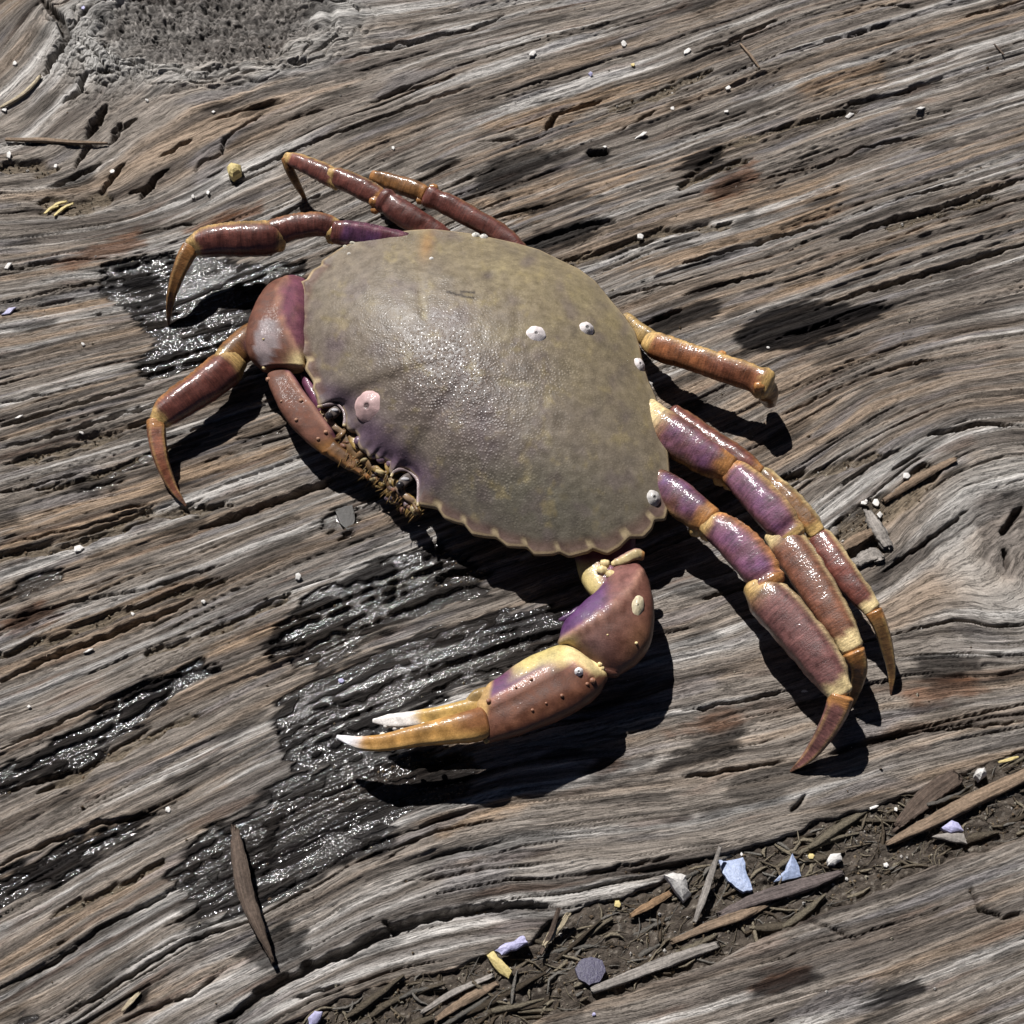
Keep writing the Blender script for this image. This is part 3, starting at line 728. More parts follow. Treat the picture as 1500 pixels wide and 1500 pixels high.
CD *= (1 + .55 * fbm(X / 2, Y / 2, 86, 3))[..., None]
CD = mixc(CD, (0.34, 0.30, 0.25), sstep(.25, .55, fbm(X / 1.2, Y / 1.2, 87, 2)) * .7)
CD = mixc(CD, (0.05, 0.038, 0.03), sstep(.15, .6, fbm(X / 8, Y / 5, 88, 2)) * .7)
CD = np.clip(CD, .006, .6)
TOP = np.where(dU > -.3, HU, np.where(dL > -.3, HL, np.maximum(np.maximum(HU, HL), HD)))   # visible top, mm

idx = np.arange(NX * NY).reshape(NY, NX)
quads = np.stack([idx[:-1, :-1], idx[:-1, 1:], idx[1:, 1:], idx[1:, :-1]], -1).reshape(-1, 4)


def sheet(name, Hm, Cm, mask, mat, parent=None, extra=None, **kw):
    mv = mask.ravel()
    q = quads[mv[quads].all(1)]
    used = np.zeros(NX * NY, bool); used[q.ravel()] = True
    rem = np.cumsum(used) - 1
    P = np.stack([X.ravel(), Y.ravel(), Hm.ravel()], -1)[used] / 1000
    at_ = {'Col': Cm.reshape(-1, 3)[used]}
    for k, a in (extra or {}).items(): at_[k] = a.reshape(-1, a.shape[-1])[used] if a.ndim == 3 else a.ravel()[used]
    return obj(name, mesh_np(name, P, rem[q], mat, at_), parent, **kw)


deck = bpy.data.objects.new('timber_deck', None); COL.objects.link(deck); deck['kind'] = 'structure'
deck['label'] = 'weathered grey-brown timber with knots, cracks and wet patches under the crab'
GUV = np.stack([U_, V_, 0 * U_], -1)
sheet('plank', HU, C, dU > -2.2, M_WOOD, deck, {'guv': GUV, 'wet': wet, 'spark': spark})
sheet('plank', HL, C, dL > -2.2, M_WOOD, deck, {'guv': GUV, 'wet': wet * 0})
gap = sheet('dirt', HD, CD, (dU < 1.0) & (dL < 1.0), M_DIRT, None, kind='stuff', label='brown dirt and rotted wood crumbs packed in the gap between the planks')


def top_at(x, y):
    """Height (m) of the wood or dirt at world x, y (m)."""
    a_, b_ = to_grain(x * 1000, y * 1000)
    i = np.clip(np.searchsorted(GX, a_) - 1, 0, NX - 2); j = np.clip(np.searchsorted(GY, b_) - 1, 0, NY - 2)
    return float(TOP[j:j + 2, i:i + 2].max()) / 1000


def smooth_top(x, y, r=4):
    a_, b_ = to_grain(x * 1000, y * 1000)
    i = int(np.clip(np.searchsorted(GX, a_), r, NX - r - 1)); j = int(np.clip(np.searchsorted(GY, b_), r, NY - r - 1))
    return float(np.percentile(TOP[j - r:j + r + 1, i - r:i + r + 1], 80)) / 1000


def on_wood(px, py, lift=0.0, r=4):
    z = 0.0
    for _ in range(6):
        p = at(px, py, z); z = .5 * z + .5 * (smooth_top(p[0], p[1], r) + lift)
    return at(px, py, z)


# ------------------------------------------------------------------ crab: shaping tools
def spline(P, m):
    """Catmull-Rom through stations, m samples, any number of columns."""
    P = np.asarray(P, float)
    d = np.linalg.norm(np.diff(P[:, :3], axis=0), axis=1); t = np.concatenate([[0], np.cumsum(np.maximum(d, 1e-6))])
    s = np.linspace(0, t[-1], m)
    out = np.zeros((m, P.shape[1]))
    k = np.clip(np.searchsorted(t, s, side='right') - 1, 0, len(P) - 2)
    h = t[k + 1] - t[k]; u = ((s - t[k]) / h)[:, None]
    dP = np.zeros_like(P)
    for i in range(len(P)):
        a, b = max(i - 1, 0), min(i + 1, len(P) - 1)
        dP[i] = (P[b] - P[a]) / max(t[b] - t[a], 1e-9)
    h = h[:, None]
    out = (2 * u ** 3 - 3 * u ** 2 + 1) * P[k] + (u ** 3 - 2 * u ** 2 + u) * h * dP[k] + (-2 * u ** 3 + 3 * u ** 2) * P[k + 1] + (u ** 3 - u ** 2) * h * dP[k + 1]
    return out, s / t[-1], t[-1]


def loft(P, Wd, thick=.85, m=40, ns=24, side=None, caps=(.55, .55), expo=2.2, keel=0.0):
    """Tube through points P (n,3) with half widths Wd (m). Returns verts, faces, s (0..1), angle, length."""
    st = np.hstack([np.asarray(P, float), np.asarray(Wd, float)[:, None]])
    th = np.full(len(st), thick) if np.isscalar(thick) else np.asarray(thick, float)
    st = np.hstack([st, th[:, None]])
    if side is not None: st = np.hstack([st, np.asarray(side, float)])
    S, s, L = spline(st, m)
    c = S[:, :3]; wd = np.maximum(S[:, 3], 1e-5); tk = S[:, 4]
    ax = np.gradient(c, axis=0); ax /= np.linalg.norm(ax, axis=1)[:, None]
    view = CAM - c; view /= np.linalg.norm(view, axis=1)[:, None]
    if side is None:
        sd = np.cross(ax, view)
    else:
        sd = S[:, 5:8]
    sd = sd / np.linalg.norm(sd, axis=1)[:, None]
    nm = np.cross(sd, ax); nm /= np.linalg.norm(nm, axis=1)[:, None]
    # rounded caps
    rows = []
    ks = (.0, .35, .6, .8, .93)
    for q in ks:
        e = -caps[0] * wd[0] * (1 - q); rows.append((c[0] + ax[0] * e, wd[0] * math.sqrt(max(1 - (1 - q) ** 2, .0004)), 0))
    for i in range(m): rows.append((c[i], wd[i], i))
    for q in ks[::-1]:
        e = caps[1] * wd[-1] * (1 - q); rows.append((c[-1] + ax[-1] * e, wd[-1] * math.sqrt(max(1 - (1 - q) ** 2, .0004)), m - 1))
    ang = np.linspace(0, 2 * np.pi, ns, endpoint=False)
    ca, sa = np.cos(ang), np.sin(ang)
    ex = 2.0 / expo
    cx = np.sign(ca) * np.abs(ca) ** ex; sx = np.sign(sa) * np.abs(sa) ** ex
    V = []; SS = []; AA = []
    for p, r, i in rows:
        V.append(p + np.outer(cx * r, sd[i]) + np.outer(sx * r * tk[i] * (1 + keel * np.exp(-((ang - np.pi / 2) / .35) ** 2)), nm[i]))
        SS.append(np.full(ns, s[i])); AA.append(ang)
    n = len(rows)
    V = np.concatenate(V); SS = np.concatenate(SS); AA = np.concatenate(AA)
    g = np.arange(n * ns).reshape(n, ns)
    F = np.stack([g[:-1], g[1:], np.roll(g[1:], -1, 1), np.roll(g[:-1], -1, 1)], -1).reshape(-1, 4)
    k = len(V)
    V = np.vstack([V, rows[0][0], rows[-1][0]]); SS = np.append(SS, [0, 1]); AA = np.append(AA, [0, 0])
    F0 = np.stack([g[0], np.roll(g[0], -1), np.full(ns, k)], -1); F1 = np.stack([np.roll(g[-1], -1), g[-1], np.full(ns, k + 1)], -1)
    return V, [F, F0, F1], SS, AA, L


def normals(V, Fs):
    N = np.zeros_like(V)
    for F in Fs:
        a, b, c = V[F[:, 0]], V[F[:, 1]], V[F[:, 2]]
        n = np.cross(b - a, c - a)
        for k in range(F.shape[1]): np.add.at(N, F[:, k], n)
    return N / np.maximum(np.linalg.norm(N, axis=1), 1e-12)[:, None]


def n3d(P, sc, seed=0):
    """Cheap 3-D-ish noise from three planes; P in m, sc in mm."""
    q = P * 1000 / sc
    return (noise(q[:, 0] + .3 * q[:, 2], q[:, 1], seed) + noise(q[:, 1] + .7, q[:, 2] - .4 * q[:, 0], seed + 5) + noise(q[:, 2] + 1.3, q[:, 0], seed + 9)) / 1.8


def join(parts):
    V = []; F4 = []; F3 = []; A = {}; k = 0
    for v, fs, at_ in parts:
        V.append(v)
        for f in fs: (F4 if f.shape[1] == 4 else F3).append(f + k)
        for n, a in at_.items(): A.setdefault(n, []).append(a)
        k += len(v)
    return np.vstack(V), [np.vstack(x) for x in (F4, F3) if x], {n: np.concatenate(a) for n, a in A.items()}


MAROON = np.array((0.122, 0.038, 0.028)); BROWN = np.array((0.145, 0.060, 0.034)); ORANGE = np.array((0.32, 0.145, 0.045)); YEL = np.array((0.45, 0.295, 0.11))
CREAM = np.array((0.60, 0.47, 0.24)); PURP = np.array((0.135, 0.055, 0.165)); PLUM = np.array((0.10, 0.032, 0.055)); ROSE = np.array((0.205, 0.088, 0.080))

crab_base = on_wood(715, 640)
crab = bpy.data.objects.new('crab', None); COL.objects.link(crab); crab.location = crab_base
crab['label'] = 'olive brown crab with purple and orange legs standing on the wet weathered wood'
crab['category'] = 'crab'


def crab_part(name, V, F, attrs, mat, parent=None, label=None):
    me = mesh_np(name, V - crab_base, F, mat, attrs)
    return obj(name, me, parent or crab, label=label)


def bump_wave(a, c, wdt):
    d = np.angle(np.exp(1j * (a - c)))
    return np.exp(-(d / wdt) ** 2)


def leg_segment(st, base, ends=(YEL, YEL), endw=(.10, .10), ridges=(), thick=.8, m=36, ns=24, patches=(), caps=(.5, .5), expo=2.8, lump=.2, seed=0, lip=0.0):
    """st: rows of photo x, y, height mm, half width px. ridges: (angle, width, colour, strength)."""
    st = np.asarray(st, float)
    P = at(st[:, 0], st[:, 1], st[:, 2] / 1000)
    dep = (P - CAM) @ FWD
    Wd = st[:, 3] * HALF / 750 * dep
    V, F, s, a, L = loft(P, Wd, thick, m, ns, caps=caps, expo=expo)
    N = normals(V, F)
    V = V + N * (lump * .001 * n3d(V, 3.2, seed) + lump * .0006 * n3d(V, 1.1, seed + 3))[:, None]
    wmax = Wd.max()
    if lip:
        V = V + N * (wmax * lip * (np.exp(-((s - .97) / .03) ** 2) - .7 * np.exp(-((s - .90) / .035) ** 2)))[:, None]
    for ang, wdt, colr, stg in ridges:
        V = V + N * (wmax * .20 * stg * (1 + .35 * noise(s * 26, a * 0 + ang, seed + 31)) * bump_wave(a, ang, wdt * .5) * sstep(0, .12, s) * sstep(1, .85, s))[:, None]
    nn = n3d(V, 2.2, seed + 11)
    Cc = np.tile(base, (len(V), 1))
    Cc = mixc(Cc, base * np.array((1.5, 1.5, 1.4)), np.clip(.5 * nn, 0, 1))
    big = n3d(V, 4.5, seed + 21)
    for (s0, s1, a0, aw, colr, stg) in patches:
        colr = np.asarray(colr) * .72
        m_ = sstep(s0 - .08, s0 + .05, s + .05 * nn) * sstep(s1 + .08, s1 - .05, s + .05 * nn) * (bump_wave(a, a0, aw) if aw < 9 else 1) * stg
        Cc = mixc(Cc, colr, np.clip(m_ * (.75 + .55 * big + .35 * nn), 0, 1))
    Cc = Cc * (.72 + .18 * nn + .16 * big)[:, None]
    for ang, wdt, colr, stg in ridges:
        wdt = wdt * .8
        Cc = mixc(Cc, colr, np.clip(bump_wave(a, ang, wdt) * stg * (.85 + .4 * nn), 0, 1))
    if ends[0] is not None: Cc = mixc(Cc, ends[0], np.clip(sstep(endw[0], endw[0] * .4, s + .04 * nn) * .9, 0, 1))
    if ends[1] is not None: Cc = mixc(Cc, ends[1], np.clip(sstep(1 - endw[1], 1 - endw[1] * .4, s + .04 * nn) * .9, 0, 1))
    under = np.clip(-np.sin(a), 0, 1) ** .7
    Cc = mixc(Cc, CREAM * .8, under * .5)                      # legs are paler below
    suv = np.stack([s * L * 1000, a * wmax * 1000, 0 * s], -1)
    return V, F, {'Col': np.clip(Cc, .005, .8), 'suv': suv}


def bristles(root_pts, dirs, length, name, parent, thick=.00012):
    parts = []
    for p, d in zip(root_pts, dirs):
        d = np.asarray(d) / np.linalg.norm(d); L = length * random.uniform(.6, 1.3)
        e = np.cross(d, (0, 0, 1.0)); e = e / max(np.linalg.norm(e), 1e-6); f = np.cross(d, e)
        q = [p + thick * (e * math.cos(k * 2.1) + f * math.sin(k * 2.1)) for k in range(3)]
        bend = p + d * L * .55 + np.array((0, 0, -1)) * L * .06
        q += [bend + thick * .6 * (e * math.cos(k * 2.1) + f * math.sin(k * 2.1)) for k in range(3)] + [p + d * L + np.array((0, 0, -1)) * L * .2]
        V = np.array(q); F4 = np.array([[0, 1, 4, 3], [1, 2, 5, 4], [2, 0, 3, 5]]); F3 = np.array([[3, 4, 6], [4, 5, 6], [5, 3, 6]])
        parts.append((V, [F4, F3], {}))
    V, F, _ = join(parts)
    o = crab_part(name, V, F, {}, M_SETA, parent)
    return o


def barnacle(px, py, rpx, bvh, parent, colr, h=.6, open_=.3, squash=1.0, rot=0.0):
    """Low ribbed cone with an opening, seated on the surface seen at the pixel."""
    d = at(px, py, 0.0) - CAM; d /= np.linalg.norm(d)
    hit = bvh.ray_cast(Vector(CAM), Vector(d))
    if hit[0] is None: return None
    p, nrm_ = np.array(hit[0]), np.array(hit[1])
    if nrm_ @ d > 0: nrm_ = -nrm_
    nrm_ = nrm_ - .55 * d; nrm_ /= np.linalg.norm(nrm_)
    r = rpx * HALF / 750 * ((p - CAM) @ FWD)
    e = RIGHT * math.cos(rot) + UP * math.sin(rot); e = e - nrm_ * (e @ nrm_); e /= np.linalg.norm(e); f = np.cross(nrm_, e)
    prof = [(1.03, -.25), (1.0, .05), (.93, .22), (.8, .42), (.62, .66), (.45, .86), (open_ + .06, .98), (open_, 1.0), (open_ * .75, .9), (open_ * .4, .82), (.02, .85)]
    ns = 28; ang = np.linspace(0, 2 * np.pi, ns, endpoint=False); V = []; Cc = []
    ph = random.random() * 6
    for k, (q, z) in enumerate(prof):
        rib = 1 + (.025 * np.cos(ang * 6 + ph) + .02 * np.cos(ang * 11 + 2 * ph)) * (q > open_)
        V.append(p + np.outer(np.cos(ang) * q * rib, e) * r + np.outer(np.sin(ang) * q * rib * squash, f) * r + nrm_ * r * h * z)
        t = (1.25 if k < 3 else 1.0) if k < 6 else (.8 if k < 8 else .3)
        Cc.append(np.outer(t * (1 + .12 * np.cos(ang * 6 + ph)), colr))
    V = np.vstack(V); Cc = np.vstack(Cc); n = len(prof)
    g = np.arange(n * ns).reshape(n, ns)
    F = np.stack([g[:-1], np.roll(g[:-1], -1, 1), np.roll(g[1:], -1, 1), g[1:]], -1).reshape(-1, 4)
    V += (RNG.random(V.shape) - .5) * r * .012
    return crab_part('barnacle', V, [F], {'Col': np.clip(Cc, 0.01, .85)}, M_BARN, parent)


def bvh_of(V, Fs):
    polys = [tuple(int(i) for i in f) for F in Fs for f in F]
    return BVHTree.FromPolygons([tuple(v) for v in V], polys)


# ------------------------------------------------------------------ carapace
REAR = [(471, 382), (498, 364), (521, 352), (563, 343), (601, 337.5), (633, 335.5), (687, 342), (718, 348), (755, 356), (790, 366), (818, 380), (848, 394), (872, 412), (895, 440), (914, 462), (931, 487), (938, 511), (943, 535), (950, 558), (961, 582), (970, 610), (976, 642), (980, 669), (982, 705), (977.5, 717)]
RSIDE = [(980, 744), (975.5, 763), (959.5, 764), (956, 776), (944, 789), (923, 789), (908, 804.5), (891, 814), (869.5, 806), (862, 811), (835, 818), (821, 811), (810, 814.5), (784, 815.5), (773, 804), (765, 804), (744, 803), (727.5, 789.5), (716, 789), (692, 785), (680, 769.5), (670, 768), (651, 761), (641, 746), (630, 744), (612, 741)]
FRONT = [(613, 720), (612, 703), (599, 690), (586, 687), (577, 690), (573, 697), (569, 690), (572, 679), (560, 673), (553, 675), (548, 667), (540, 672), (536, 662), (528, 660), (523, 650), (526, 641), (519, 632), (510, 632), (505, 624), (506, 610), (502, 599), (493, 591), (480, 592), (466, 596)]
LSIDE = [(463, 580), (457, 570), (459.5, 562), (455, 554), (446, 541), (450, 529), (445, 523), (437, 519), (440, 505), (437, 497), (430, 486), (435, 472), (437.5, 461), (432.5, 451), (438, 438), (443.5, 428), (440, 413), (449, 410), (457, 396), (470, 389)]
OUT = np.array(REAR + RSIDE + FRONT + LSIDE, float)
RIMZ = 14.0
cx0, cy0 = 700.0, 575.0


def resample(P, n):
    Q = np.vstack([P, P[:1]]); d = np.hypot(*np.diff(Q, axis=0).T); t = np.concatenate([[0], np.cumsum(d)])
    s = np.linspace(0, t[-1], n, endpoint=False)
    return np.stack([np.interp(s, t, Q[:, 0]), np.interp(s, t, Q[:, 1])], -1)


NA, NR = 520, 80
edge = resample(OUT, NA)
ker = np.exp(-(np.arange(-2, 3) / .75) ** 2); ker /= ker.sum()
edge = sum(k * np.roll(edge, i, 0) for i, k in zip(range(-2, 3), ker))
kb = np.exp(-(np.arange(-16, 17) / 8.0) ** 2); kb /= kb.sum()
soft = sum(k * np.roll(edge, i, 0) for i, k in zip(range(-16, 17), kb))
# rim height: highest amidships at the rear, lower over the mouth
front_dir = np.array([-.60, .80])
tt = ((edge - (cx0, cy0)) @ front_dir) / 260
rimz = RIMZ - .6 * tt
E3 = at(edge[:, 0], edge[:, 1], rimz / 1000) * 1000
S3 = at(soft[:, 0], soft[:, 1], rimz / 1000) * 1000
c0 = at(cx0, cy0, RIMZ / 1000) * 1000
c0[:2] = S3[:, :2].mean(0) * .6 + c0[:2] * .4
rr = (np.linspace(0, 1, NR) ** .8)
rr[0] = 0.004
DOME = 16.5
rings = []; Rr = []
for r in rr:
    q = sstep(.90, 1.0, np.array(r))
    base = S3 * (1 - q) + E3 * q
    p = c0 * (1 - r) + base * r
    p[:, 2] = rimz * r + RIMZ * (1 - r) + DOME * (1 - r ** 2.3) * (1.0)
    rings.append(p); Rr.append(np.full(NA, r))
CV = np.concatenate(rings); CR = np.concatenate(Rr)
CPX = np.stack(proj(CV / 1000), -1)
# relief: regions, grooves and frontal lumps
def blob(P, x, y, sx, sy=None, rot=0):
    sy = sy or sx
    dx, dy = P[:, 0] - x, P[:, 1] - y; c, s = math.cos(rot), math.sin(rot)
    return np.exp(-((dx * c + dy * s) / sx) ** 2 - ((-dx * s + dy * c) / sy) ** 2)


rel = np.zeros(len(CV))
for x, y, sx, sy, rot, h in [(640, 640, 50, 40, .6, .7), (560, 640, 34, 26, .9, .6), (540, 618, 14, 12, 0, .5), (580, 662, 15, 13, 0, .9), (556, 650, 13, 11, 0, .7), (598, 700, 14, 9, .3, .8), (530, 640, 11, 9, 0, .6),
                             (690, 470, 60, 46, .6, .5), (560, 470, 70, 50, .6, .45), (790, 660, 80, 55, .6, .5), (860, 560, 60, 60, 0, .35), (700, 545, 46, 38, .6, .35), (620, 560, 45, 35, .7, .35),
                             (620, 440, 9, 34, -.05, -.45), (745, 560, 30, 8, .1, -.45), (713, 402, 12, 9, 0, -.5), (655, 405, 16, 9, 0, .35), (730, 620, 60, 14, .25, -.15),
                             (475, 570, 14, 7, 0, .5), (905, 790, 30, 10, -.3, .3)]:
    rel += h * blob(CPX, x, y, sx, sy, rot)
rel += .10 * noise(CPX[:, 0] / 34, CPX[:, 1] / 34, 90) + .10 * noise(CPX[:, 0] / 13, CPX[:, 1] / 13, 91)
CV[:, 2] += rel * sstep(1.0, .8, CR)
# margin: a slightly raised bead round the teeth
CV[:, 2] += .35 * np.exp(-((CR - .985) / .015) ** 2)
# underside of the shell
under_rows = []; ur = []
for r, z in ((.985, -1.3), (.95, -3.0), (.90, -5.0), (.80, -7.5), (.62, -9.5), (.35, -10.5), (.01, -10.5)):
    p = c0 * (1 - r) + S3 * r if r < .97 else c0 * (1 - r) + E3 * r
    p = p.copy(); p[:, 2] = rimz + z; under_rows.append(p); ur.append(np.full(NA, r))
CVa = np.concatenate([CV] + under_rows) / 1000
CRa = np.concatenate([CR] + [u * 0 - 1 for u in ur])
n = NR + len(under_rows)
g = np.arange(n * NA).reshape(n, NA)
CF = np.stack([g[:-1], g[1:], np.roll(g[1:], -1, 1), np.roll(g[:-1], -1, 1)], -1).reshape(-1, 4)
PX = np.stack(proj(CVa), -1)
x_, y_ = PX[:, 0], PX[:, 1]
Cc = np.tile(np.array((0.190, 0.156, 0.118)), (len(CVa), 1))
nb = fbm(x_ / 60, y_ / 60, 92, 3); nm_ = fbm(x_ / 34, y_ / 34, 93, 4); nf = noise(x_ / 8, y_ / 8, 94)
rear_m = sstep(-.15, -.75, ((PX - (cx0, cy0)) @ front_dir) / 260 + .15 * nb)
front_m = sstep(.1, .85, ((PX - (cx0, cy0)) @ front_dir) / 260 + .15 * nb)
Cc = mixc(Cc, (0.225, 0.180, 0.105), rear_m * .75)
Cc = mixc(Cc, (0.118, 0.098, 0.098), front_m * .8)
Cc = mixc(Cc, (0.140, 0.105, 0.095), np.clip(blob(PX, 660, 560, 130, 90, .6) * .8 + .3 * nb, 0, 1))
Cc = mixc(Cc, (0.128, 0.120, 0.095), np.clip(blob(PX, 800, 740, 150, 70, .3) * .75, 0, 1))
Cc = mixc(Cc, (0.105, 0.088, 0.080), np.clip(sstep(.0, .6, nm_) * .38, 0, 1))
Cc = mixc(Cc, (0.135, 0.105, 0.105), np.clip(sstep(.1, .5, fbm(x_ / 40, y_ / 40, 96, 2)) * .5, 0, 1))
Cc = mixc(Cc, (0.27, 0.215, 0.115), np.clip(sstep(.12, .55, -nm_ + .2 * nf) * .6, 0, 1))
for x, y, sx, sy, rot, st in [(619, 440, 6, 26, -.15, .8), (622, 462, 5, 7, 0, .9), (742, 560, 12, 5, .1, .9), (765, 563, 18, 4, 0, .6), (502, 458, 6, 5, 0, .7), (500, 530, 5, 10, .6, .5), (545, 445, 7, 10, 0, .5), (775, 700, 7, 7, 0, .7), (790, 718, 6, 5, 0, .6), (803, 650, 5, 5, 0, .6),
                              (870, 640, 10, 8, 0, .4), (905, 650, 9, 9, 0, .4), (800, 645, 12, 7, 0, .35), (770, 640, 9, 6, 0, .4), (825, 728, 8, 6, 0, .4), (690, 700, 6, 5, 0, .4), (670, 715, 8, 6, 0, .4), (855, 440, 26, 20, .8, .45), (735, 395, 18, 20, 0, .5), (745, 490, 50, 12, -.3, .35), (785, 505, 14, 10, 0, .5)]:
    Cc = mixc(Cc, (0.32, 0.265, 0.145), np.clip(blob(PX, x, y, sx, sy, rot) * .7 * st * (.8 + .5 * nf), 0, 1))
for x, y, sx, sy, rot, st in [(545, 640, 40, 26, .9, .85), (575, 668, 26, 16, .5, .8), (605, 690, 26, 16, .8, .9), (500, 585, 26, 12, .2, .7), (480, 570, 16, 8, 0, .5), (690, 630, 60, 30, .4, .3), (490, 510, 14, 30, .4, .3), (635, 700, 14, 14, 0, .4)]:
    Cc = mixc(Cc, (0.090, 0.055, 0.092), np.clip(blob(PX, x, y, sx * 1.25, sy * 1.25, rot) * st, 0, 1))
Cc = mixc(Cc, (0.30, 0.155, 0.05), np.clip(blob(PX, 625, 358, 10, 22, .2) * .6, 0, 1))
Cc = mixc(Cc, (0.06, 0.045, 0.05), np.clip(blob(PX, 715, 404, 9, 6, 0) * .7, 0, 1))
for pl in ([(655, 427), (672, 432), (693, 437)], [(675, 428), (695, 428)]):
    d, fr = poly_dist(x_, y_, pl); Cc = mixc(Cc, (0.03, 0.022, 0.018), np.clip(sstep(2.2, .8, d) * .9, 0, 1))
# plum band inside the toothed margin, then the pale bead on the very edge
angk = np.tile(np.arange(NA), n)
tip = np.linalg.norm(edge - (cx0, cy0), axis=1) - np.linalg.norm(soft - (cx0, cy0), axis=1)
toothed = np.zeros(NA)
dR, _ = poly_dist(edge[:, 0], edge[:, 1], RSIDE); dLs, _ = poly_dist(edge[:, 0], edge[:, 1], LSIDE)
toothed = np.where((dR < 4) | (dLs < 4), 1.0, 0.0)
tv = toothed[angk]
Cc = mixc(Cc, (0.125, 0.070, 0.060), np.clip(sstep(.915, .96, CRa) * tv * .7, 0, 1))
Cc = mixc(Cc, (0.42, 0.32, 0.20), np.clip(sstep(.978, .988, CRa) * (.55 + .4 * tv), 0, 1))
Cc = mixc(Cc, (0.42, 0.33, 0.21), np.clip(sstep(.935, .96, CRa) * sstep(-.8, -2.4, tip)[angk] * tv * .9, 0, 1))
Cc[CRa < 0] = (0.40, 0.27, 0.10)
Cc[NR * NA:NR * NA + NA] = (0.42, 0.28, 0.12)
Cc = Cc * np.array((.86, .86, .82))
gran = np.clip(.18 + 1.0 * blob(PX, 655, 555, 105, 80, .6) + .5 * blob(PX, 805, 545, 50, 30, 0) + .4 * blob(PX, 700, 690, 80, 40, .3) + .18 * noise(x_ / 22, y_ / 22, 97), 0, 1) * (CRa >= 0) * sstep(1.0, .9, np.abs(CRa))
cara = crab_part('carapace', CVa, [CF], {'Col': np.clip(Cc, .01, .8), 'gran': gran}, M_CARA, label='olive brown carapace with scalloped edge and purple front')
cb = bvh_of(CVa, [CF])
for px, py, r, c, h, op, sq, rt in [(541, 596, 24, (0.40, 0.27, 0.26), .4, .22, 1, 0), (785, 490, 14.5, (0.56, 0.51, 0.50), .4, .2, .95, 0), (859, 482, 11.5, (0.52, 0.48, 0.47), .6, .28, 1, 0),
                                    (936, 535, 9, (0.52, 0.47, 0.46), .7, .2, 1.3, .2), (957, 730, 11, (0.38, 0.36, 0.34), .65, .25, 1.15, .3), (697, 345, 6, (0.62, 0.60, 0.55), .7, .2, .9, 0), (709, 347, 6, (0.62, 0.60, 0.55), .7, .2, .9, 0), (516, 356, 5, (0.5, 0.47, 0.38), .6, .2, .6, -.4), (505, 361, 3, (0.5, 0.47, 0.38), .6, .2, 1, 0), (632, 379, 3.2, (0.7, 0.68, 0.65), .8, .1, 1, 0), (511, 372, 3, (0.6, 0.56, 0.5), .8, .1, 1, 0)]:
    barnacle(px, py, r, cb, cara, np.array(c), h, op, sq, rt)

# ------------------------------------------------------------------ walking legs
L_, R_ = np.pi, 0.0      # left / right flank of a segment as one walks out along it, seen from above


def tip_z(px, py):
    return (on_wood(px, py, 0.0)[2]) * 1000 + .2


def dactyl(st, base, seed, tipc=(0.10, 0.05, 0.03)):
    st = [list(r) for r in st]; st[-1][2] = tip_z(st[-1][0], st[-1][1])
    V, F, A = leg_segment(st, base, ends=(ORANGE, np.array(tipc)), endw=(.12, .14), thick=.85, m=40, ns=20, caps=(.3, .5), ridges=[(L_ * .72, .28, YEL * .9, .8), (L_ * .28, .25, YEL * .8, .6)], lump=.05, seed=seed)
    return V, F, A


def walking_leg(segs, dac, base_d, seed, label=None):
    e = bpy.data.objects.new('walking_leg', None); COL.objects.link(e); e.parent = crab
    if label: e['label'] = label
    for k, (name, st, kw) in enumerate(segs):
        V, F, A = leg_segment(st, seed=seed + 7 * k, **kw)
        crab_part(name, V, F, A, M_LEG, e)
    if dac is not None:
        V, F, A = dactyl(dac, base_d, seed + 50)
        crab_part('dactyl', V, F, A, M_LEG, e)
    return e


def knobs(pts, colr=YEL, seed=0):
    """Ball-shaped joint knuckles: rows x, y, z mm, radius px."""
    parts = []
    for x, y, z, r in pts:
        p = at(x, y, z / 1000); rad = r * HALF / 750 * ((p - CAM) @ FWD)
        V, F, s, a, L = loft(np.array([p + (-rad * .5, 0, 0), p, p + (rad * .5, 0, 0)]), [rad * .85, rad, rad * .85], .9, 8, 14, caps=(.7, .7), expo=2)
        V = V + normals(V, F) * (.00015 * n3d(V, 1.4, seed))[:, None]
        parts.append((V, F, {'Col': np.tile(np.asarray(colr), (len(V), 1)) * (1 + .25 * n3d(V, 1.5, seed + 2))[:, None], 'suv': np.zeros((len(V), 3))}))
    return join(parts)


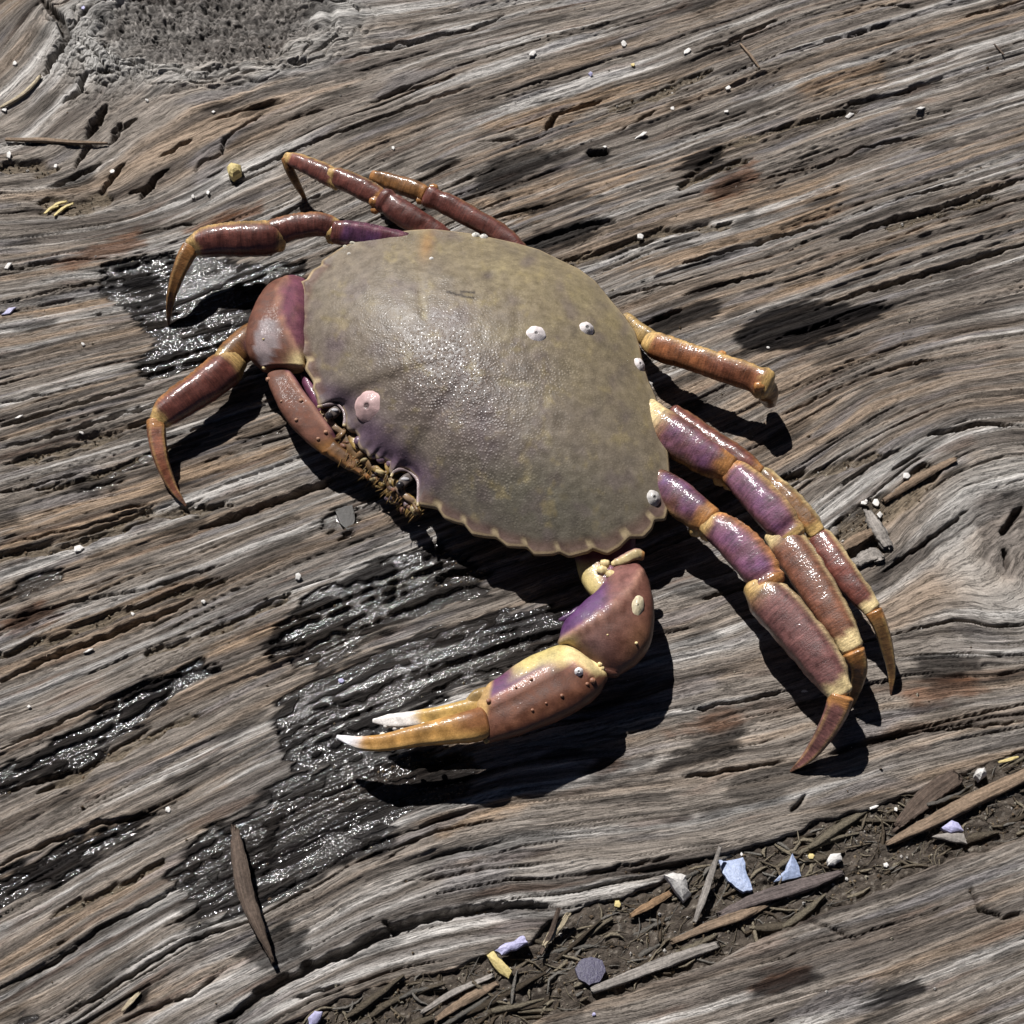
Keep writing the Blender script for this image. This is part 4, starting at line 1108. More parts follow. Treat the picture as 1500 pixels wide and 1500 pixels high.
# right side, foremost leg
lg = walking_leg([
    ('merus', [(950, 700, 12, 20), (985, 722, 14, 25), (1010, 742, 15.5, 25), (1038, 762, 16, 22)], dict(base=BROWN * 1.1, ends=(None, ORANGE), endw=(.1, .16), patches=[(.25, .85, 1.9, .9, PURP * 1.3, .95)], ridges=[(R_ + .3, .5, YEL, .5)], expo=2.5)),
    ('carpus', [(1036, 766, 16, 17), (1052, 776, 16.5, 22), (1080, 798, 17, 27), (1108, 830, 17, 27), (1127, 858, 16.5, 24)], dict(base=np.array((.19, .075, .075)), ends=(YEL, ORANGE * 1.1), endw=(.12, .08), patches=[(.12, .85, 1.9, 1.0, PURP * 1.7, .7)], ridges=[(L_ * .95, .7, ORANGE * 1.25, .95)], lip=.12)),
    ('propodus', [(1110, 858, 15.5, 24), (1128, 880, 16, 29.5), (1160, 915, 16, 30), (1200, 965, 16, 27.5), (1222, 1000, 15.6, 22), (1231, 1014, 15, 19.5)], dict(base=ROSE * .82, ends=(YEL * 1.0, CREAM), endw=(.10, .10), ridges=[(L_ * .98, .42, CREAM, .85), (R_, .25, ROSE * 1.3, .5)], patches=[(0, .12, 1.57, 9, YEL, .6)])),
], [(1232, 1020, 15, 19), (1224, 1045, 12.5, 17), (1208, 1075, 8.5, 14), (1184, 1108, 4, 9), (1158, 1130, 0, 1.6)], ROSE * .95, 100, 'foremost right leg with swollen purple carpus')
V, F, A = knobs([(1020, 776, 13.5, 11), (1036, 782, 13, 11)], YEL * 1.1, 5); crab_part('joint', V, F, A, M_LEG, lg)
# right side, second leg
lg = walking_leg([
    ('merus', [(940, 600, 12, 22), (976, 630, 14, 28), (1010, 652, 15.5, 27), (1040, 672, 16, 24), (1068, 686, 16, 20)], dict(base=BROWN * 1.35, ends=(CREAM, ORANGE), endw=(.38, .12), patches=[(.4, .85, 1.57, 1.0, PURP * 1.5, .9)], ridges=[(R_ + .1, .45, YEL * 1.1, .7)], expo=2.5)),
    ('carpus', [(1066, 686, 15.5, 16), (1084, 702, 16.5, 21), (1110, 728, 17, 25), (1138, 760, 17, 25), (1160, 786, 16, 21)], dict(base=np.array((.19, .078, .072)), ends=(ORANGE * 1.2, YEL), endw=(.14, .05), patches=[(.1, .9, 1.7, 1.0, PURP * 1.6, .65)], ridges=[(L_ * .97, .62, YEL, .9)], lip=.12)),
    ('propodus', [(1140, 782, 14.5, 22), (1156, 803, 15, 26), (1180, 838, 15.5, 26), (1212, 890, 16, 24), (1240, 935, 15.5, 19), (1248, 948, 15, 18)], dict(base=BROWN * 1.35, ends=(CREAM * .95, CREAM), endw=(.12, .12), ridges=[(L_ * .98, .42, CREAM, .85)], patches=[(.2, .8, 1.2, .6, MAROON * 1.3, .5)])),
], [(1250, 955, 15, 17), (1258, 975, 13, 13), (1256, 998, 9, 10), (1249, 1024, 4, 6), (1243, 1044, 0, 1.6)], ORANGE * .7, 140, 'second right leg, between two others')
V, F, A = knobs([(1056, 702, 13.5, 11), (1070, 708, 13, 11)], YEL * 1.15, 6); crab_part('joint', V, F, A, M_LEG, lg)
# right side, third leg, partly behind the second
walking_leg([
    ('merus', [(985, 610, 9, 18), (1040, 650, 12, 20), (1085, 678, 14, 18), (1112, 694, 14.5, 13)], dict(base=MAROON * 1.2, ends=(None, ORANGE), endw=(.1, .1), ridges=[(L_, .4, ORANGE, .5)])),
    ('carpus', [(1108, 690, 14, 11), (1128, 706, 14.5, 13), (1160, 738, 15, 15.5), (1182, 762, 15, 15), (1197, 780, 14.5, 13)], dict(base=ORANGE * .62, ends=(CREAM * .7, YEL), endw=(.1, .12), ridges=[(L_, .7, CREAM * .8, .9), (1.2, .4, ORANGE, .5)])),
    ('propodus', [(1192, 780, 13, 13), (1204, 796, 13.5, 18), (1228, 830, 14, 18.5), (1258, 870, 14, 16), (1277, 892, 13.5, 14)], dict(base=MAROON * 1.35, ends=(YEL, CREAM), endw=(.07, .12), ridges=[(L_ * .97, .5, CREAM * 1.05, .95)])),
], [(1280, 896, 13.5, 13), (1290, 918, 11.5, 11), (1299, 948, 8, 9.5), (1306, 985, 3.5, 6), (1305, 1017, 0, 1.5)], np.array((.20, .105, .04)), 180, 'third right leg, farthest out')
# right side, hindmost leg, broken short
lg = walking_leg([
    ('coxa', [(915, 470, 9, 14), (938, 488, 11, 14), (956, 498, 12, 13)], dict(base=YEL * .9, ends=(None, YEL), lump=.2)),
    ('merus', [(950, 500, 12, 14), (966, 509, 13, 18.5), (1000, 520, 14, 18), (1050, 537, 15, 18), (1090, 550, 15.5, 18.5), (1112, 559, 15.5, 21), (1122, 563, 15.3, 21)], dict(base=np.array((.25, .09, .035)), ends=(YEL * 1.1, YEL), endw=(.10, .06), ridges=[(L_ * .88, .42, YEL * 1.05, .95), (R_ + .2, .4, ORANGE * .8, .5)], patches=[(.55, .9, 1.57, .8, MAROON * 1.3, .6)], lip=.15)),
    ('carpus', [(1118, 566, 14, 17), (1124, 574, 12, 16), (1126, 583, 8, 13), (1128, 592, 4, 8)], dict(base=ORANGE * .6, ends=(YEL, MAROON), endw=(.2, .2))),
], None, ORANGE, 220, 'hindmost right leg, orange, broken off past its thick end')
V, F, A = knobs([(1112, 566, 17, 8), (1057, 520, 17, 7)], ORANGE * 1.1, 7); crab_part('joint', V, F, A, M_LEG, lg)
# left side, long leg towards the top left, lowest of the upper three
lg = walking_leg([
    ('merus', [(600, 362, 12, 20), (550, 350, 13.5, 20), (515, 343, 14.5, 20), (492, 340, 15, 17)], dict(base=PLUM * 1.2, ends=(None, MAROON), patches=[(.45, .9, 1.57, .7, PURP * 1.2, .8)], ridges=[(L_ * .3, .4, MAROON * 1.4, .4)])),
    ('carpus', [(492, 336, 14.5, 15), (470, 330, 15.5, 16.5), (435, 333, 15.5, 17.5), (405, 341, 15, 19), (393, 346, 14.5, 17)], dict(base=MAROON * 1.1, ends=(YEL * .8, YEL), endw=(.1, .1), ridges=[(R_ + .1, .4, ORANGE, .8)])),
    ('propodus', [(412, 352, 13.5, 17), (396, 350, 14.5, 22), (360, 351, 15, 22.5), (320, 353, 14.5, 21), (292, 358, 14, 17), (281, 362, 13.5, 14)], dict(base=MAROON * 1.2, ends=(YEL, YEL), endw=(.06, .10), ridges=[(R_ + .0, .42, YEL * .95, .9), (L_, .3, ORANGE * .7, .6)])),
], [(279, 364, 13.5, 13), (270, 380, 12.5, 12), (257, 412, 9.5, 9), (249, 445, 5, 5.5), (247, 476, 0, 1.5)], ORANGE * .75, 260, 'left leg curling down to a standing pool')
V, F, A = knobs([(489, 341, 14.3, 13.5), (486, 350, 13.0, 8)], YEL, 8); crab_part('joint', V, F, A, M_LEG, lg)
# left side, leg below the claw
walking_leg([
    ('merus', [(420, 470, 8, 20), (385, 488, 9, 22), (355, 510, 10, 22), (328, 535, 10.5, 20)], dict(base=ORANGE * .5, ends=(None, YEL * .8), endw=(.1, .14), patches=[(.3, .7, 2.2, .7, PURP * 1.4, .9)], ridges=[(R_, .5, ORANGE * .8, .7)])),
    ('propodus', [(344, 528, 10, 20), (330, 542, 10.5, 24), (300, 566, 11, 23.5), (265, 590, 11, 22), (240, 608, 10.5, 18), (232, 617, 10, 15)], dict(base=MAROON * 1.25, ends=(YEL * .9, YEL), endw=(.16, .09), ridges=[(R_, .38, ORANGE, .85), (L_, .45, MAROON * 1.6, .4)])),
], [(229, 618, 10, 14.5), (230, 640, 9, 13.5), (237, 675, 7, 11), (252, 712, 3.5, 7), (272, 741, 0, 1.8)], np.array((.22, .075, .04)), 300, 'front left leg under the folded claw')
# left side, upper middle leg
lg = walking_leg([
    ('merus', [(650, 352, 11, 17), (616, 330, 13, 18), (588, 312, 14.5, 18), (562, 293, 15, 17)], dict(base=MAROON * 1.0, ends=(None, MAROON * .9), ridges=[(R_, .4, MAROON * 1.6, .4)], lip=.1)),
    ('carpus', [(560, 294, 14.5, 13), (545, 285, 15, 15), (520, 272, 15.5, 15), (496, 262, 15.5, 14), (484, 258, 15.3, 12)], dict(base=MAROON * 1.15, ends=(ORANGE, YEL), endw=(.14, .12), ridges=[(R_, .5, YEL * .7, .7)])),
    ('propodus', [(496, 268, 14.6, 12), (480, 258, 15, 13.5), (455, 246, 15, 12.5), (430, 235, 14.5, 10), (420, 231, 14, 8.5)], dict(base=MAROON * 1.35, ends=(YEL, YEL), endw=(.14, .12), ridges=[(R_, .5, YEL, .9)])),
], [(419, 232, 14, 7.5), (424, 248, 12, 7), (434, 268, 8, 6), (446, 290, 2, 3), (449, 298, 0, 1.2)], ORANGE * .5, 340, 'upper left leg bent back sharply at its tip')
V, F, A = knobs([(550, 296, 15, 9), (549, 308, 13.5, 6)], ORANGE * 1.05, 9); crab_part('joint', V, F, A, M_LEG, lg)
# left side, hindmost leg
lg = walking_leg([
    ('merus', [(765, 375, 10, 14), (735, 346, 12, 14.5), (700, 325, 13.5, 14.5), (660, 303, 14.5, 15), (628, 288, 15, 15)], dict(base=MAROON * 1.15, ends=(None, MAROON), ridges=[(R_, .4, ORANGE * .6, .6)], lip=.1)),
    ('carpus', [(622, 284, 14.5, 12), (605, 277, 14.5, 13), (580, 268, 14, 12), (556, 261, 13.5, 10), (547, 258, 13, 8)], dict(base=ORANGE * .65, ends=(ORANGE, ORANGE), endw=(.1, .1), ridges=[(L_, .6, PLUM * 1.2, .7)])),
    ('propodus', [(549, 259, 12.5, 8), (548, 266, 10, 8), (553, 278, 6, 7), (562, 292, 2, 5)], dict(base=MAROON, ends=(ORANGE, MAROON))),
], None, ORANGE, 380, 'hindmost left leg')
V, F, A = knobs([(635, 276, 16, 7), (616, 294, 13.5, 6)], ORANGE * .9, 10); crab_part('joint', V, F, A, M_LEG, lg)

# ------------------------------------------------------------------ claws
def flank_loft(st, thick, seed, m=46, ns=36, expo=2.3, caps=(.45, .45), lump=.18):
    """st rows: left x, left y, right x, right y, height mm. Exact outline, rounded body."""
    st = np.asarray(st, float)
    Lp = at(st[:, 0], st[:, 1], st[:, 4] / 1000); Rp = at(st[:, 2], st[:, 3], st[:, 4] / 1000)
    c = (Lp + Rp) / 2; sd = (Rp - Lp); wd = np.linalg.norm(sd, axis=1) / 2
    V, F, s, a, L = loft(c, wd, thick, m, ns, side=sd / (2 * wd[:, None]), caps=caps, expo=expo)
    N = normals(V, F)
    V = V + N * (lump * .001 * n3d(V, 5, seed) + lump * .0004 * n3d(V, 1.6, seed + 3))[:, None]
    return V, F, s, a


def ridge_up(V, F, lines, wpx=6, h=.5):
    N = normals(V, F); x, y = proj(V); face = (N * (CAM - V)).sum(1) > 0
    D = np.zeros(len(V))
    for ln in lines:
        d, _ = poly_dist(x, y, ln); D = np.maximum(D, np.exp(-(d / wpx) ** 2) * face)
    return V + N * (D * h * .001)[:, None], D


def side_of(V, line):
    """Signed photo distance from a polyline (positive: left of its travel)."""
    x, y = proj(V); best = np.full(len(V), 1e9); sg = np.zeros(len(V))
    for a, b in zip(line[:-1], line[1:]):
        a, b = np.array(a, float), np.array(b, float); d = b - a
        t = np.clip(((x - a[0]) * d[0] + (y - a[1]) * d[1]) / (d @ d), 0, 1)
        e = np.hypot(x - a[0] - t * d[0], y - a[1] - t * d[1]); cr = -(d[0] * (y - a[1]) - d[1] * (x - a[0]))
        m = e < best; best = np.where(m, e, best); sg = np.where(m, np.sign(cr), sg)
    return best * sg


CB = np.array((0.100, 0.040, 0.027)); CP = np.array((0.080, 0.030, 0.095))


def tubercles(pts, bvh, parent, colr, rpx=2.6):
    parts = []
    for px, py, *r in pts:
        d = at(px, py, 0.0) - CAM; d /= np.linalg.norm(d); hit = bvh.ray_cast(Vector(CAM), Vector(d))
        if hit[0] is None: continue
        p = np.array(hit[0]); rad = (r[0] if r else rpx) * HALF / 750 * ((p - CAM) @ FWD)
        V, F, s, a, L = loft(np.array([p + (-rad * .4, 0, 0), p, p + (rad * .4, 0, 0)]), [rad * .85, rad, rad * .85], .9, 6, 12, caps=(.7, .7), expo=2)
        parts.append((V, F, {'Col': np.tile(np.asarray(colr), (len(V), 1)), 'suv': np.zeros((len(V), 3))}))
    V, F, A = join(parts)
    return crab_part('tubercle', V, F, A, M_CLAW, parent)


cl = bpy.data.objects.new('claw', None); COL.objects.link(cl); cl.parent = crab; cl['label'] = 'open right claw stretched forward with white finger tips'
# arm piece coming out from under the shell
V, F, s, a = flank_loft([(930, 770, 835, 790, 6), (932, 800, 842, 818, 7), (930, 822, 848, 842, 7.5), (928, 842, 862, 868, 8.5), (920, 856, 876, 878, 9.5)], .5, 400)
x, y = proj(V); nn = n3d(V, 2, 1)
Cc = np.tile(np.array((.13, .045, .075)), (len(V), 1)); Cc = mixc(Cc, (0.46, 0.36, 0.15), np.clip(sstep(886, 872, x + 5 * nn) * sstep(815, 832, y), 0, 1))
crab_part('merus', V, F, {'Col': Cc, 'suv': np.zeros((len(V), 3))}, M_CLAW, cl)
V, F, A = knobs([(882, 836, 16, 8), (894, 842, 16.5, 7), (886, 826, 16, 7)], CREAM * .95, 12); crab_part('joint', V, F, A, M_CLAW, cl)
st = [(902, 826, 3), (918, 818, 5), (934, 812, 6)]
V, F, A = leg_segment([(897, 826, 16, 4), (915, 820, 16.6, 6.5), (932, 812, 16.6, 8), (940, 814, 16, 7)], CREAM * .85, ends=(CREAM, ORANGE), ridges=[(L_, .6, PLUM * 1.5, .9)], seed=9); crab_part('joint', V, F, A, M_CLAW, cl)
# wrist
V, F, s, a = flank_loft([(936, 826, 900, 832, 14), (949, 850, 878, 864, 15), (957, 884, 846, 893, 15), (958, 916, 824, 917, 14.5), (952, 946, 822, 943, 14), (932, 974, 846, 960, 13.5), (908, 988, 868, 978, 13)], [.55, .62, .62, .6, .6, .62, .6], 410, expo=2.6)
rl = [(938, 838), (926, 862), (905, 882), (863, 912), (838, 929), (818, 944)]
V, D = ridge_up(V, F, [rl], 5, .9); V, D2 = ridge_up(V, F, [[(903, 884), (897, 920), (885, 975)]], 7, .45)
sg = side_of(V, rl); nn = n3d(V, 2.5, 2); x, y = proj(V)
Cc = np.tile(CB, (len(V), 1)); Cc = mixc(Cc, CB * 1.35, np.clip(.6 * nn, 0, 1)); up_side = np.sign(side_of(np.array([at(860, 880, .016)]), rl)[0])
Cc = mixc(Cc, CP, np.clip(sstep(1, 7, sg * up_side + 2 * nn) * sstep(905, 880, x + 6 * nn), 0, 1)); Cc = mixc(Cc, np.array((.17, .07, .06)), np.clip(sstep(0, 5, sg * up_side) * sstep(875, 905, x), 0, 1) * .8)
Cc = mixc(Cc, np.array((.33, .17, .12)), np.clip(D * .7, 0, 1)); Cc = mixc(Cc, CREAM, np.clip(blob(np.stack([x, y], -1), 828, 944, 16, 9, -.5) * 1.3, 0, 1)); Cc = mixc(Cc, np.array((.15, .09, .085)), np.clip(blob(np.stack([x, y], -1), 868, 948, 26, 22, 0) * .7, 0, 1))
Cc = mixc(Cc, np.array((.24, .12, .055)), np.clip(blob(np.stack([x, y], -1), 940, 950, 22, 40, .2) * .5, 0, 1))
wr = crab_part('carpus', V, F, {'Col': Cc}, M_CLAW, cl); wb = bvh_of(V, F)
tubercles([(881, 979, 5), (879, 973, 4), (932, 942, 2.5), (890, 930, 1.5)], wb, cl, CREAM)
barnacle(934, 888, 9, wb, cl, np.array((.42, .36, .24)), .6, .12, 1.9, -.25)
V, F, A = leg_segment([(850, 896, 15, 9), (832, 904, 15, 6), (819, 908, 15, 1.5)], CP * .9, ends=(None, None), seed=13); crab_part('spine', V, F, A, M_CLAW, cl)
# hand
V, F, s, a = flank_loft([(886, 1000, 846, 960, 13.5), (880, 1014, 822, 949, 14.2), (856, 1034, 792, 957, 14.6), (818, 1054, 760, 973, 14.6), (778, 1070, 730, 993, 14.2), (740, 1082, 713, 1006, 13.6), (720, 1086, 704, 1024, 13.2)], [.55, .58, .55, .52, .5, .5, .48], 430, expo=2.5)
rl = [(862, 988), (838, 971), (806, 982), (778, 996), (742, 1014), (706, 1032)]
V, D = ridge_up(V, F, [rl], 5, .8); V, D2 = ridge_up(V, F, [[(855, 1010), (820, 1018), (760, 1045)]], 6, .3)
sg = side_of(V, rl); up_side = np.sign(side_of(np.array([at(790, 965, .014)]), rl)[0]); nn = n3d(V, 2.5, 4); x, y = proj(V)
Cc = np.tile(np.array((.088, .032, .018)), (len(V), 1)); Cc = mixc(Cc, np.array((.140, .056, .028)), np.clip(.6 * nn + .2, 0, 1))
top = sstep(0, 5, sg * up_side) * sstep(992, 980, y)  * 1.0 + sstep(0, 5, sg * up_side) * sstep(820, 800, x) * (1 - sstep(992, 980, y))
Cc = mixc(Cc, np.array((.47, .38, .15)), np.clip(top * (1 - .25 * nn), 0, 1)); Cc = mixc(Cc, CP * np.array((1.15, 1.0, .75)), np.clip(top * sstep(775, 735, x + 8 * nn), 0, 1)); Cc = mixc(Cc, CP, np.clip(top * sstep(17, 8, sg * up_side + 3 * nn) * sstep(825, 795, x), 0, 1) * .8)
Cc = mixc(Cc, CREAM * 1.05, np.clip(top * sstep(820, 836, x), 0, 1) * .9); Cc = mixc(Cc, np.array((.36, .16, .12)), np.clip(D * .6, 0, 1))
Cc = mixc(Cc, YEL, np.clip(sstep(716, 708, x + .18 * (y - 1050)) * .8, 0, 1))
hd = crab_part('palm', V, F, {'Col': Cc}, M_CLAW, cl); hb = bvh_of(V, F)
tubercles([(778, 995, 2.6), (756, 1007, 2), (823, 1019, 3), (780, 1040, 2.5), (800, 1030, 2), (868, 997, 5), (860, 1002, 3), (716, 1027, 4)], hb, cl, np.array((.24, .11, .065)))
barnacle(848, 984, 6.5, hb, cl, np.array((.62, .60, .60)), .9, .3)
V, F, A = leg_segment([(706, 1030, 14.5, 5), (702, 1050, 15, 6), (704, 1070, 14.5, 6), (714, 1086, 13.5, 5)], ORANGE * .9, ends=(YEL, YEL), seed=14, m=24); crab_part('joint', V, F, A, M_CLAW, cl)
V, F, A = leg_segment([(716, 1016, 13, 11), (700, 1022, 12.8, 12), (688, 1030, 12.5, 9)], YEL * .9, ends=(None, YEL), seed=15, m=20); crab_part('joint', V, F, A, M_CLAW, cl)


def finger(st, seed, base, teeth_side, teeth):
    V, F, A = leg_segment(st, base, ends=(base * .7, np.array((.66, .66, .70))), endw=(.10, .24), thick=.85, m=60, ns=24, caps=(.4, .5), lump=.1, seed=seed, ridges=[(L_ * .7, .4, YEL * 1.1, .5)])
    parts = [(V, F, A)]
    for x, y, z, r in teeth:
        v, f, a2 = knobs([(x, y, z, r)], np.array((.62, .58, .50)), seed + int(x)); parts.append((v, f, a2))
    return join(parts)


V, F, A = finger([(706, 1060, 14, 24), (690, 1064, 14.5, 24), (655, 1070, 14.5, 20), (610, 1078, 14, 16), (560, 1088, 13, 12.5), (525, 1088, 12, 9.5), (494, 1079, 11, 3)], 450, np.array((.46, .24, .065)), 1, [(560, 1076, 13, 4), (590, 1070, 13, 4), (620, 1062, 13, 4)])
Vx, Vy = proj(V); A['Col'] = mixc(A['Col'], np.array((.14, .045, .022)), np.clip(sstep(650, 690, Vx) * sstep(1080, 1062, Vy) * .75, 0, 1))
crab_part('movable_finger', V, F, A, M_CLAW, cl)
V, F, A = finger([(706, 1034, 11.5, 15), (680, 1040, 11.5, 14), (640, 1048, 11, 12.5), (600, 1054, 10.5, 12), (572, 1056, 10, 10), (547, 1056, 9.6, 3.5)], 460, np.array((.52, .33, .10)), 0, [(596, 1064, 10, 5), (580, 1066, 10, 4.5), (614, 1062, 10, 4.5), (566, 1063, 10, 4)])
Vx, Vy = proj(V); A['Col'] = mixc(A['Col'], np.array((.66, .63, .60)), np.clip(sstep(622, 600, Vx + 6 * n3d(V, 2, 7)), 0, 1))
crab_part('fixed_finger', V, F, A, M_CLAW, cl)

# folded left claw
cl2 = bpy.data.objects.new('claw', None); COL.objects.link(cl2); cl2.parent = crab; cl2['label'] = 'folded left claw tucked against the shell front'
V, F, s, a = flank_loft([(452, 418, 420, 408, 11), (450, 430, 394, 420, 12.5), (450, 460, 373, 452, 13.2), (450, 490, 361, 490, 13), (450, 520, 364, 522, 12.5), (448, 538, 382, 540, 12)], [.5, .55, .58, .58, .55, .5], 470, expo=2.6, caps=(.4, .2))
rl = [(420, 408), (408, 425), (409, 455), (420, 485), (434, 512), (442, 536)]
V, D = ridge_up(V, F, [rl], 4, .7)
sg = side_of(V, rl); up_side = np.sign(side_of(np.array([at(440, 460, .013)]), rl)[0]); nn = n3d(V, 2.5, 8); x, y = proj(V); q = np.stack([x, y], -1)
Cc = np.tile(np.array((.112, .044, .028)), (len(V), 1)); Cc = mixc(Cc, PLUM * 1.35, np.clip(sstep(0, 4, sg * up_side), 0, 1) * .8)
Cc = mixc(Cc, np.array((.15, .07, .045)), np.clip(.5 * nn, 0, 1)); Cc = mixc(Cc, np.array((.36, .19, .13)), np.clip(D * .6, 0, 1)); Cc = mixc(Cc, CREAM * .95, np.clip(blob(q, 438, 530, 13, 14, 0) * 1.2, 0, 1)); Cc = mixc(Cc, np.array((.20, .16, .16)), np.clip(sstep(.34, .44, blob(q, 389, 500, 17, 36, .12) + .08 * nn) * .95, 0, 1))
crab_part('carpus', V, F, {'Col': Cc}, M_WORN, cl2); b2 = bvh_of(V, F)
tubercles([(387, 539, 3.4), (386, 497, 2.0)], b2, cl2, CREAM * .8)
V, F, s, a = flank_loft([(424, 546, 392, 552, 12), (434, 556, 394, 565, 12.4), (454, 588, 407, 594, 12.2), (474, 614, 424, 622, 11.5), (490, 636, 446, 644, 10.6), (496, 656, 470, 664, 9.8)], [.5, .5, .5, .5, .5, .5], 480, expo=2.6)
rl = [(422, 548), (440, 575), (460, 600), (482, 632)]
V, D = ridge_up(V, F, [rl], 4, .7)
sg = side_of(V, rl); up_side = np.sign(side_of(np.array([at(470, 590, .012)]), rl)[0]); nn = n3d(V, 2.5, 9)
Cc = np.tile(np.array((.150, .064, .042)), (len(V), 1)); Cc = mixc(Cc, np.array((.10, .04, .025)), np.clip(.7 * nn, 0, 1)); Cc = mixc(Cc, PLUM * 1.1, np.clip(sstep(0, 4, sg * up_side), 0, 1)); Cc = mixc(Cc, np.array((.42, .22, .15)), np.clip(D * .55, 0, 1)); Cc = mixc(Cc, ORANGE * .7, sstep(.85, .97, s))
crab_part('palm', V, F, {'Col': Cc * .85}, M_WORN, cl2); b3 = bvh_of(V, F)
tubercles([(441, 587, 3.5), (393, 556, 4), (434, 615, 3), (477, 633, 3.2), (466, 643, 3), (412, 588, 2)], b3, cl2, np.array((.30, .16, .10)))
V, F, A = leg_segment([(476, 648, 9.5, 13), (492, 662, 9.2, 13), (510, 676, 8.8, 11), (528, 690, 8.4, 6), (540, 700, 8, 2.5)], ORANGE * .38, ends=(YEL * .8, ORANGE), ridges=[(1.2, .5, ORANGE * .8, .5)], seed=16); crab_part('movable_finger', V, F, A, M_CLAW, cl2)
V, F, s, a = flank_loft([(470, 580, 440, 552, 9.5), (480, 600, 446, 570, 9.5), (492, 622, 462, 600, 9.5)], .5, 490)
crab_part('merus', V, F, {'Col': np.tile(np.array((.12, .035, .07)), (len(V), 1))}, M_CLAW, cl2)

# ------------------------------------------------------------------ eyes and mouth
def ball(px, py, z, r, name, mat, colr, parent=None, stretch=(1, 1, 1)):
    p = at(px, py, z / 1000); rad = r * HALF / 750 * ((p - CAM) @ FWD)
    u = np.linspace(0, np.pi, 13); v = np.linspace(0, 2 * np.pi, 20, endpoint=False)
    V = np.array([[math.sin(i) * math.cos(j), math.sin(i) * math.sin(j), math.cos(i)] for i in u for j in v]) * rad * np.array(stretch) + p
    g = np.arange(13 * 20).reshape(13, 20); F = np.stack([g[:-1], g[1:], np.roll(g[1:], -1, 1), np.roll(g[:-1], -1, 1)], -1).reshape(-1, 4)
    return crab_part(name, V, [F], {'Col': np.tile(np.asarray(colr, float), (len(V), 1)), 'suv': np.zeros((len(V), 3))}, mat, parent)


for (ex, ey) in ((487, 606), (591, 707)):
    # orbit wall, stalk and cornea
    V, F, A = leg_segment([(ex + 12, ey - 10, 12.5, 7), (ex + 2, ey - 2, 13, 8), (ex - 6, ey + 5, 13, 7)], np.array((.13, .105, .095)), ends=(None, None), seed=int(ex)); st = crab_part('eye_stalk', V, F, A, M_CLAW)
    ball(ex - 5, ey + 4, 13.6, 6.2, 'cornea', M_EYE, (.02, .02, .02), st)
    ball(ex + 2, ey - 5, 13.9, 4.6, 'eye_glint', M_BARN, (.34, .33, .34), st, (1.5, .7, .6))  # pale grey ball standing in for the glint on the eye
    V, F, A = leg_segment([(ex - 16, ey - 2, 11, 5), (ex - 6, ey + 10, 11.5, 5.5), (ex + 6, ey + 22, 11.5, 5), (ex + 18, ey + 30, 11, 4)], np.array((.26, .17, .10)), ends=(YEL * .7, CREAM * .8), seed=int(ex) + 3); crab_part('orbit_rim', V, F, A, M_CLAW)
for pl in ([(612, 741), (613, 720), (612, 704), (599, 691), (586, 688), (577, 691), (573, 698)], [(466, 596), (480, 593), (493, 592), (502, 600), (505, 611), (504, 624)]):
    V, F, A = leg_segment([(x, y, 14.3, 2.1 + .5 * math.sin(i * 1.7)) for i, (x, y) in enumerate(pl)], np.array((.27, .20, .20)), ends=(CREAM * .7, CREAM * .7), endw=(.08, .08), seed=700 + pl[0][0], m=30, ns=14, lump=.18)
    crab_part('eye_socket', V, F, A, M_CLAW)
for x, y, r in ((523, 648, 5), (536, 660, 5), (545, 668, 4.5), (556, 674, 5), (570, 681, 4.5)):
    ball(x + 3, y - 2, 13.2, r + 3, 'front_tooth', M_LEG, (.13, .08, .11), None, (1, 1, .8))
mo = bpy.data.objects.new('mouthparts', None); COL.objects.link(mo); mo.parent = crab
GOLD = np.array((.30, .19, .055)); DGOLD = np.array((.15, .085, .035))
for k, row in enumerate([
    [(500, 636, 10.5, 9), (516, 655, 10, 10), (528, 676, 9, 9)], [(514, 640, 11.5, 6), (522, 652, 11.5, 7), (534, 664, 11, 6)], [(530, 664, 11, 8), (546, 684, 10, 9), (560, 704, 8.5, 8)], [(548, 684, 11, 6), (558, 692, 11, 6), (568, 700, 10.5, 5)],
    [(564, 694, 10.5, 8), (576, 714, 9.5, 9), (586, 734, 8, 7)], [(574, 702, 11.5, 6), (580, 708, 11.5, 6.5), (590, 718, 11, 5)], [(586, 722, 10, 8), (600, 738, 9, 9), (608, 752, 7.5, 7)], [(596, 726, 11, 5), (606, 738, 10.5, 6), (614, 750, 10, 4)],
    [(538, 655, 13, 3), (531, 664, 12.5, 2.5), (520, 672, 11.5, 1.2)], [(566, 680, 13, 3), (568, 692, 12.5, 2.5), (562, 706, 11.5, 1.2)], [(505, 630, 12, 4), (498, 640, 12, 3), (488, 645, 11, 1.5)]]):
    V, F, A = leg_segment(row, GOLD if k % 2 else DGOLD, ends=(DGOLD, CREAM * .6 if k % 2 else ORANGE * .6), seed=500 + k, m=16, ns=14, lump=.35); crab_part('mouthpart' if k < 8 else 'antenna', V, F, A, M_CLAW, mo)
mr = random.Random(3); bits = []
